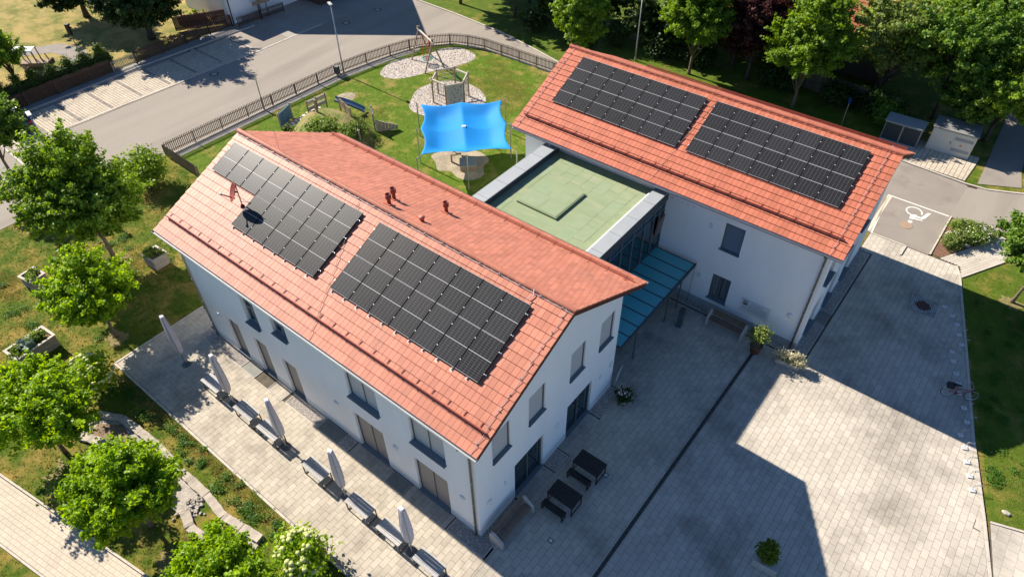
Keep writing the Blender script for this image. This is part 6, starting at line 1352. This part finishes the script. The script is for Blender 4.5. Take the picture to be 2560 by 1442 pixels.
for s0 in np.arange(0, L_, .36):
    p = [rr3.P('near', x, s0 + q, h_) for x, q, h_ in ((-15.6, 0, .06), (1.6, 0, .06), (1.6, .38, .0), (-15.6, .38, .0))]; rb.quad(*p); rb.quad(rr3.P('near', -15.6, s0, -.02), rr3.P('near', 1.6, s0, -.02), p[1], p[0])
rb.quad(rr3.P('far', 1.6, 0), rr3.P('far', -15.6, 0), rr3.P('far', -15.6, L_), rr3.P('far', 1.6, L_)); rb.build('roof', mat('red_pantile', (.36, .12, .06), (.28, .09, .05), sc=9, rough=.8, stretch=(2.2, .3, .3)), RH)
for x in np.arange(-15.4, 1.5, .32):
    pass
# ------------------------------------------------------------ trees
tree('maple_tree', 'large leafy maple with bright shoots beside the road', (-29.1, -.36, 0), 3.4, .13, [(.1, 0, 4.6, 3.0, 2.8, 1.9), (-1.4, -1.1, 5.2, 2.2, 2.2, 1.8), (-.5, .2, 6.6, 1.7, 1.6, 2.0), (1.3, .5, 4.4, 1.8, 1.8, 1.4), (-1.6, .8, 6.0, 1.4, 1.4, 1.7), (-2.0, -.2, 4.6, 1.8, 1.6, 1.2)], 55250, 0.150, L_MAPLE, 101, clump=104, spread=0.20)
tree('young_maple', 'small bright green maple at the corner of the terrace', (-23.3, -3.6, 0), 2.1, .085, [(.1, .0, 3.4, 1.9, 1.9, 1.35), (-.5, .2, 4.4, 1.1, 1.1, 1.0), (.8, -.4, 3.2, 1.3, 1.2, 1.0), (-.6, -.9, 3.0, 1.1, 1.1, .8)], 27625, 0.132, L_BRIGHT, 102, clump=85, spread=0.15)
tree('garden_maple', 'bright maple over the end of the sand strip and path', (-18.3, -9.0, 0), 2.0, .09, [(-.2, 0, 3.1, 2.1, 1.8, 1.1), (-1.3, .5, 3.1, 1.5, 1.5, 1.0), (1.3, .7, 2.9, 1.4, 1.2, .9), (-1.4, -.6, 2.6, 1.5, 1.1, .9), (.4, 1.2, 3.1, 1.1, .9, .8)], 30875, 0.132, L_BRIGHT, 103, clump=85, spread=0.16)
tree('garden_maple', 'rounded bright maple overhanging the middle of the sand strip', (-11.6, -8.5, 0), 1.9, .09, [(0, 0, 3.1, 1.8, 1.6, 1.2), (.9, .7, 3.2, 1.2, 1.1, 1.0), (-1.0, -.3, 2.9, 1.2, 1.2, 1.0), (.4, -.9, 2.8, 1.2, 1.1, .9), (.1, .5, 3.9, .9, .9, .9)], 37375, 0.128, L_BRIGHT, 104, clump=85, spread=0.15)
tree('garden_maple', 'bright maple beside the cream hydrangea at the terrace edge', (-5.3, -8.3, 0), 1.9, .09, [(0, 0, 3.1, 1.7, 1.4, 1.0), (-.9, .5, 3.0, 1.1, 1.1, .8), (1.0, .3, 3.1, 1.1, 1.1, .9), (.3, -1.1, 2.9, 1.3, 1.1, .9)], 26000, 0.123, L_BRIGHT, 105, clump=85, spread=0.14)
tree('fruit_tree', 'small fruit tree beside the play wagon', (-57.2, 6.4, 0), 1.6, .13, [(-.5, -.8, 3.0, 1.8, 1.8, 1.4), (.3, .2, 2.7, 1.3, 1.3, 1.0), (-.4, -.2, 4.0, 1.2, 1.2, .9)], 14625, 0.150, L_MAPLE, 106, BARKDARK, clump=76, spread=0.16)
tree('street_tree', 'dense green tree hiding the side of the parked car', (-42.6, -.3, 0), 2.6, .12, [(0, 0, 4.6, 1.9, 1.9, 1.9), (.5, .8, 4.0, 1.4, 1.4, 1.4)], 19500, 0.150, L_MID, 107, clump=85, spread=0.16)
tree('shade_tree', 'big dark shade tree behind the brown picket fence', (-56.8, 18.6, 0), 2.2, .3, [(0, 0, 4.2, 3.4, 3.9, 2.6), (1.6, -2.0, 3.6, 1.9, 2.0, 1.7), (1.2, 2.6, 4.6, 2.2, 2.2, 1.9), (-.6, 0, 7.2, 2.8, 2.8, 2.2), (2.2, .6, 5.6, 1.8, 1.8, 1.6), (1.0, 0, 2.4, 2.0, 2.6, 1.2)], 58500, 0.185, L_DARK, 108, BARKDARK, clump=114, spread=0.24)
tree('shade_tree', 'tall dark tree on the dry lawn behind the traffic light', (-66.8, 17.4, 0), 1.6, .28, [(0, 0, 3.6, 3.0, 3.4, 2.4), (0, 0, 6.4, 2.2, 2.2, 1.8), (.5, -1.5, 2.2, 2.0, 2.0, 1.2)], 27625, 0.211, L_DARK, 109, BARKDARK, clump=114, spread=0.24)
tree('roadside_tree', 'upright green tree at the bend of the picket fence', (-21.2, 38.2, 0), 2.0, .10, [(0, 0, 4.6, 1.9, 1.9, 2.2), (-.2, .1, 6.4, 1.4, 1.4, 1.4), (.6, -.6, 3.4, 1.6, 1.5, 1.3), (-1.0, -.3, 4.2, 1.2, 1.2, 1.6)], 27625, 0.167, L_MAPLE, 110, clump=95, spread=0.17)
tree('avenue_tree', 'bright conical tree between the two tall lamps and the purple beech', (-12.9, 43.0, 0), 2.2, .12, [(0, 0, 4.7, 2.5, 2.5, 2.2), (0, .2, 7.0, 1.9, 1.9, 2.0), (-.9, -.5, 5.3, 1.6, 1.6, 1.9), (.9, -.4, 4.4, 1.6, 1.6, 1.4)], 32500, 0.176, L_MAPLE, 111, clump=95, spread=0.19)
tree('avenue_tree', 'bright full tree with pale trunk in front of the board fence', (-3.7, 43.1, 0), 2.2, .13, [(0, 0, 4.6, 2.7, 2.6, 2.2), (-.3, .3, 6.8, 2.0, 2.0, 1.8), (1.2, .2, 5.0, 1.8, 1.8, 1.7), (-1.3, -.3, 4.4, 1.7, 1.6, 1.5), (.4, 1.4, 8.2, 1.3, 1.3, 1.2)], 39000, 0.176, L_MAPLE, 112, clump=95, spread=0.19)
tree('copper_beech', 'dark purple copper beech between the bright trees', (-8.6, 45.2, 0), 2.0, .16, [(0, 0, 4.4, 2.6, 2.4, 2.4), (.6, -.3, 6.2, 1.8, 1.8, 1.6), (-1.0, 0, 3.2, 1.8, 1.8, 1.6)], 29250, 0.176, L_PURPLE, 113, BARKDARK, clump=95, spread=0.19)
BG = [(1.2, 47.3, 3.2, 6.2, L_OLIVE, 114, 'olive green tree behind the grey cabinet'), (5.6, 48.0, 3.4, 6.0, L_MID, 115, 'broad dark green tree overhanging the cream cabinet'), (9.6, 46.8, 2.7, 5.0, L_MAPLE, 116, 'green tree beside the far path'), (.4, 50.6, 2.4, 5.2, L_YELLOW, 117, 'yellowish loose tree before the red roofed house'),
      (4.0, 53.6, 3.5, 7.4, L_YELLOW, 118, 'tall yellowish tree behind the broad dark tree'), (8.2, 53.5, 3.3, 7.2, L_MID, 119, 'dark green tree at the far road'), (-11.6, 49.6, 2.7, 6.2, L_YELLOW, 120, 'yellow green tree behind the conical avenue tree'), (-17.0, 47.8, 2.6, 6.0, L_DARK, 121, 'dark tree behind the board fence by the lamp'),
      (-22.6, 49.5, 3.0, 6.6, L_DARK, 122, 'dark tree at the end of the grey board fence'), (-28.0, 47.5, 3.0, 6.4, L_DARK, 123, 'dark tree behind the roadside verge'), (-32.2, 43.3, 3.0, 7.6, L_MID, 124, 'slender trunked tree on the roadside verge'), (-5.5, 48.6, 2.5, 5.4, L_MID, 125, 'green tree behind the copper beech'), (12.2, 50.5, 2.2, 4.6, L_MID, 126, 'small tree beside the far road bend'), (7.9, 45.9, 1.9, 3.9, L_MID, 127, 'low leafy tree behind the cream cabinet'), (-37.5, 46.2, 2.8, 5.0, L_DARK, 141, 'dark tree furthest along the roadside verge'), (-26.2, 43.6, 2.3, 3.6, L_DARK, 142, 'low dark tree between the verge trunk and the upright tree'), (-23.6, 46.0, 2.4, 4.2, L_DARK, 143, 'dense dark tree behind the upright tree'), (-18.6, 45.4, 1.7, 3.0, L_DARK, 144, 'low dark tree beside the board fence end'), (-10.6, 46.6, 2.2, 3.6, L_DARK, 145, 'dark tree in the shade behind the copper beech'), (-15.6, 45.8, 1.8, 3.2, L_DARK, 146, 'low dark tree between the tall lamp and conical avenue tree'), (-33.4, 47.2, 2.8, 4.6, L_DARK, 147, 'dark tree behind the slender trunked tree'), (-38.8, 42.6, 2.8, 6.6, L_MID, 148, 'tree on the verge nearest the shaded yard')]
for x, y, r_, z, lm, sd, lab in BG:
    q = random.Random(sd); lob = [(0, 0, z - 1.0, r_, r_, r_ * .85)] + [(q.uniform(-.6, .6) * r_, q.uniform(-.7, .5) * r_, z + q.uniform(-1.6, 1.4), r_ * q.uniform(.45, .65), r_ * q.uniform(.45, .65), r_ * q.uniform(.4, .6)) for _ in range(5)]
    tree('background_tree', lab, (x, y, 0), z * .45, .14, lob, int(6500 * r_), .185, lm, sd, BARKDARK, group='trees behind the parking yard', clump=95, spread=0.20)
shrub('dark_shrub', 'single dark shrub in the shade before the tall lamp', (-20.9, 44.2, 0), [(0, 0, 1.0, .95, .95, .95)], 4225, 0.132, L_DARK, 130)
for i_, (x_, y_) in enumerate([(-13.5, 45.2), (-6.2, 45.4), (-1.0, 45.5), (2.0, 46.0), (-16.8, 44.4), (-24.0, 42.0), (-29.0, 42.2)]):
    shrub('undergrowth_bush', ['dark bush beside the conical avenue tree', 'dark bush between copper beech and pale trunked tree', 'dark bush behind the pale trunked tree', 'dark bush at the end of the far board fence', 'dark bush behind the tall lamp', 'dark bush below the upright roadside tree', 'dark bush beside the slender trunked tree'][i_], (x_, y_, 0), [(0, 0, .9, 1.3, 1.0, .8), (.8, .2, .7, .9, .8, .6)], 2600, .17, L_DARK, 150 + i_, group='bushes under the background trees')
shrub('dark_shrub', 'leafy shrub in the shade behind the blue sign post', (2.9, 44.6, 0), [(0, 0, 1.0, .8, .8, 1.0)], 3575, 0.141, L_MID, 131)
tree('lawn_tree', 'young maple on the lawn beside the striped walk', (14.8, 29.4, 0), 1.9, .085, [(0, 0, 3.7, 2.0, 2.0, 1.6), (-.9, .3, 3.6, 1.4, 1.4, 1.2), (-.3, .6, 4.9, 1.3, 1.3, 1.1), (.6, -.6, 3.2, 1.4, 1.4, 1.1)], 29250, 0.141, L_MID, 132, clump=85, spread=0.15, lean=(.1, .1))
# bare earth rings at the young trees
for x, y, r_ in ((-29.0, -.2, .9), (-23.2, -3.6, .8), (14.8, 29.3, .8), (-9.3, -8.9, 1.0), (-17, -9.7, 1.2)):
    sheet('bare_earth', [(x + r_ * q * math.cos(a), y + r_ * .8 * q * math.sin(a)) for a, q in [(a, random.uniform(.55, 1.05)) for a in np.linspace(0, 2 * math.pi, 36)[:-1]]], -.044 + r_ * .001, mat('bare_earth', (.25, .185, .085), (.17, .15, .05), sc=3, rough=.95, bump=.6, bsc=14, world=True))
# ------------------------------------------------------------ grass
def tufts(name, regions, n, label, m, hmin, hmax, avoid=(), seed=0):
    g = np.random.default_rng(seed); pts = []
    ar = np.array([area(r) for r in regions]); ar = ar / ar.sum()
    for r, a in zip(regions, ar):
        k = int(n * a * 1.0); x0, y0 = min(p[0] for p in r), min(p[1] for p in r); x1, y1 = max(p[0] for p in r), max(p[1] for p in r); c = 0
        while c < k:
            x, y = g.uniform(x0, x1), g.uniform(y0, y1)
            if inpoly(x, y, r) and not any(inpoly(x, y, q) for q in avoid): pts.append((x, y))
            c += 1
    P = np.array(pts); N_ = len(P); K = 3
    P = np.repeat(P, K, axis=0) + g.normal(size=(N_ * K, 2)) * .035; n_ = len(P); a = g.uniform(0, math.tau, n_); h = g.uniform(hmin, hmax, n_); w_ = g.uniform(.008, .018, n_); ln = g.normal(size=(n_, 2)) * h[:, None] * .7
    V = np.empty((n_, 3, 3)); V[:, 0, 0] = P[:, 0] + np.cos(a) * w_; V[:, 0, 1] = P[:, 1] + np.sin(a) * w_; V[:, 1, 0] = P[:, 0] - np.cos(a) * w_; V[:, 1, 1] = P[:, 1] - np.sin(a) * w_; V[:, :2, 2] = -.06
    V[:, 2, 0] = P[:, 0] + ln[:, 0]; V[:, 2, 1] = P[:, 1] + ln[:, 1]; V[:, 2, 2] = -.05 + h
    me = bpy.data.meshes.new(name); me.vertices.add(n_ * 3); me.vertices.foreach_set('co', V.reshape(-1)); me.loops.add(n_ * 3); me.loops.foreach_set('vertex_index', np.arange(n_ * 3, dtype=np.int32)); me.polygons.add(n_); me.polygons.foreach_set('loop_start', np.arange(0, n_ * 3, 3, dtype=np.int32))
    fx = (np.sin(P[:, 0] * 1.3) * np.sin(P[:, 1] * 1.7) + 1) * .25 + g.random(n_) * .5
    at = me.attributes.new('rnd', 'FLOAT', 'FACE'); at.data.foreach_set('value', fx.astype(np.float32)); me.materials.append(m); me.update(calc_edges=True)
    return tag(link(name, me), label, 'grass', kind='stuff')
L_GRASS = leafmat('grass_blade', (.085, .150, .014), (.20, .20, .045), .35, .7, .1)
L_GRASS2 = leafmat('lawn_blade', (.095, .170, .014), (.165, .20, .03), .35, .7, .1)
AV = [[(-21.6, -4.75), (.8, -4.75), (.8, 10.3), (-19.2, 10.3), (-19.2, .75), (-21.6, .75)], SP, GP, [(-56, -30), (-38.1, -30), (-38.1, 8), (-56, 8)]]
tufts('grass', [[(-38, -9), (-21.6, -9), (-21.6, 7.9), (-38, 7.9)], [(-30, -14), (-2, -9), (-2, -4.75), (-21.6, -4.75), (-30, -9)], [(-30, -19), (-9, -14), (-13, -12.2), (-30, -15.2)], [(-21.6, .8), (-19.2, .8), (-19.2, 8), (-21.6, 8)]], 34000, 'short grass of the garden lawn beside the terrace', L_GRASS, .03, .085, AV, 1)
tufts('grass', [PLAY], 24000, 'short grass of the fenced playground lawn', L_GRASS2, .03, .07, [G1, G2, SB, [(-12.5, 18), (-11, 18), (-11, 36), (-12.5, 36)]], 2)
tufts('grass', [[(12.1, 29.8), (17.1, 14.1), (24, 16.5), (24, 30), (13.7, 32.4)]], 11000, 'short grass of the lawn beside the plaza edge', L_GRASS, .03, .08, [], 3)
# fallen leaves under the garden trees

cl_l = [(random.uniform(-21, -3), random.uniform(-5.7, -4.85), -.03, random.uniform(.15, .4), random.uniform(.1, .25), .03) for _ in range(60)] + [(random.uniform(-33, -22), random.uniform(-9, 7), -.03, random.uniform(.15, .5), random.uniform(.15, .5), .03) for _ in range(50)]
tag(leafcloud('clover', leafmat('clover_leaf', (.055, .14, .012), (.10, .20, .02), .3), cl_l, 16000, .06, None, seed=201, clump=24, spread=.10, hollow=.1, up=1.4, flat=.15), 'dark green clover patches in the garden lawn', 'clover', kind='stuff')
cw_ = [(float(RX(yy)) + random.uniform(.6, 4), yy, -.03, random.uniform(.15, .4), random.uniform(.15, .4), .03) for yy in [random.uniform(15.5, 28.5) for _ in range(40)]]
tag(leafcloud('clover', MATS['clover_leaf'], cw_, 6000, .06, None, seed=202, clump=24, spread=.10, hollow=.1, up=1.4, flat=.15), 'dark green clover patches in the lawn beside the plaza', 'clover', kind='stuff')

def gauss_poly(cx, cy, rx, ry, n): return [(cx + rx * q * math.cos(a), cy + ry * q * math.sin(a)) for a, q in [(2 * math.pi * k / n, random.uniform(.5, 1.1)) for k in range(n)]]
L_STRAW = leafmat('straw_blade', (.30, .21, .075), (.42, .31, .13), .3, .8, .1)
tufts('dry_grass', [gauss_poly(-25.5, 33.2, 2.6, 1.5, 20), gauss_poly(-23.5, 31.8, 2.0, 1.6, 20), gauss_poly(-21.5, 30.0, 1.8, 2.4, 20), gauss_poly(-29.5, 21.8, 1.0, 1.6, 16), gauss_poly(-27.5, 34.6, 1.6, .8, 16), gauss_poly(-24.8, 31.0, 3.6, 2.6, 22)], 11000, 'dry straw coloured grass of the playground lawn', L_STRAW, .02, .05, [G1, G2], 11)
tufts('dry_grass', [[(-20, -5.35), (-3, -5.35), (-3, -4.78), (-20, -4.78)], gauss_poly(-34.2, 4.6, 1.8, 1.2, 18), gauss_poly(-28.6, .2, 1.6, 1.0, 18), gauss_poly(-25, -9.5, 2, 1.2, 18), gauss_poly(-32.5, -6.0, 2.0, 1.5, 18), gauss_poly(-21.5, -8.6, 1.6, .8, 18), gauss_poly(-9.5, -8.6, 2.2, .8, 18)], 9000, 'dry straw coloured grass of the garden lawn', L_STRAW, .02, .05, AV, 12)
tufts('dry_grass', [gauss_poly(15.6, 28.0, 1.2, 1.2, 18), gauss_poly(17.2, 17.0, .9, 1.4, 18), gauss_poly(16.2, 24, 1.2, 2, 18)], 2600, 'dry straw coloured grass of the lawn beside the plaza', L_STRAW, .02, .05, [], 13)
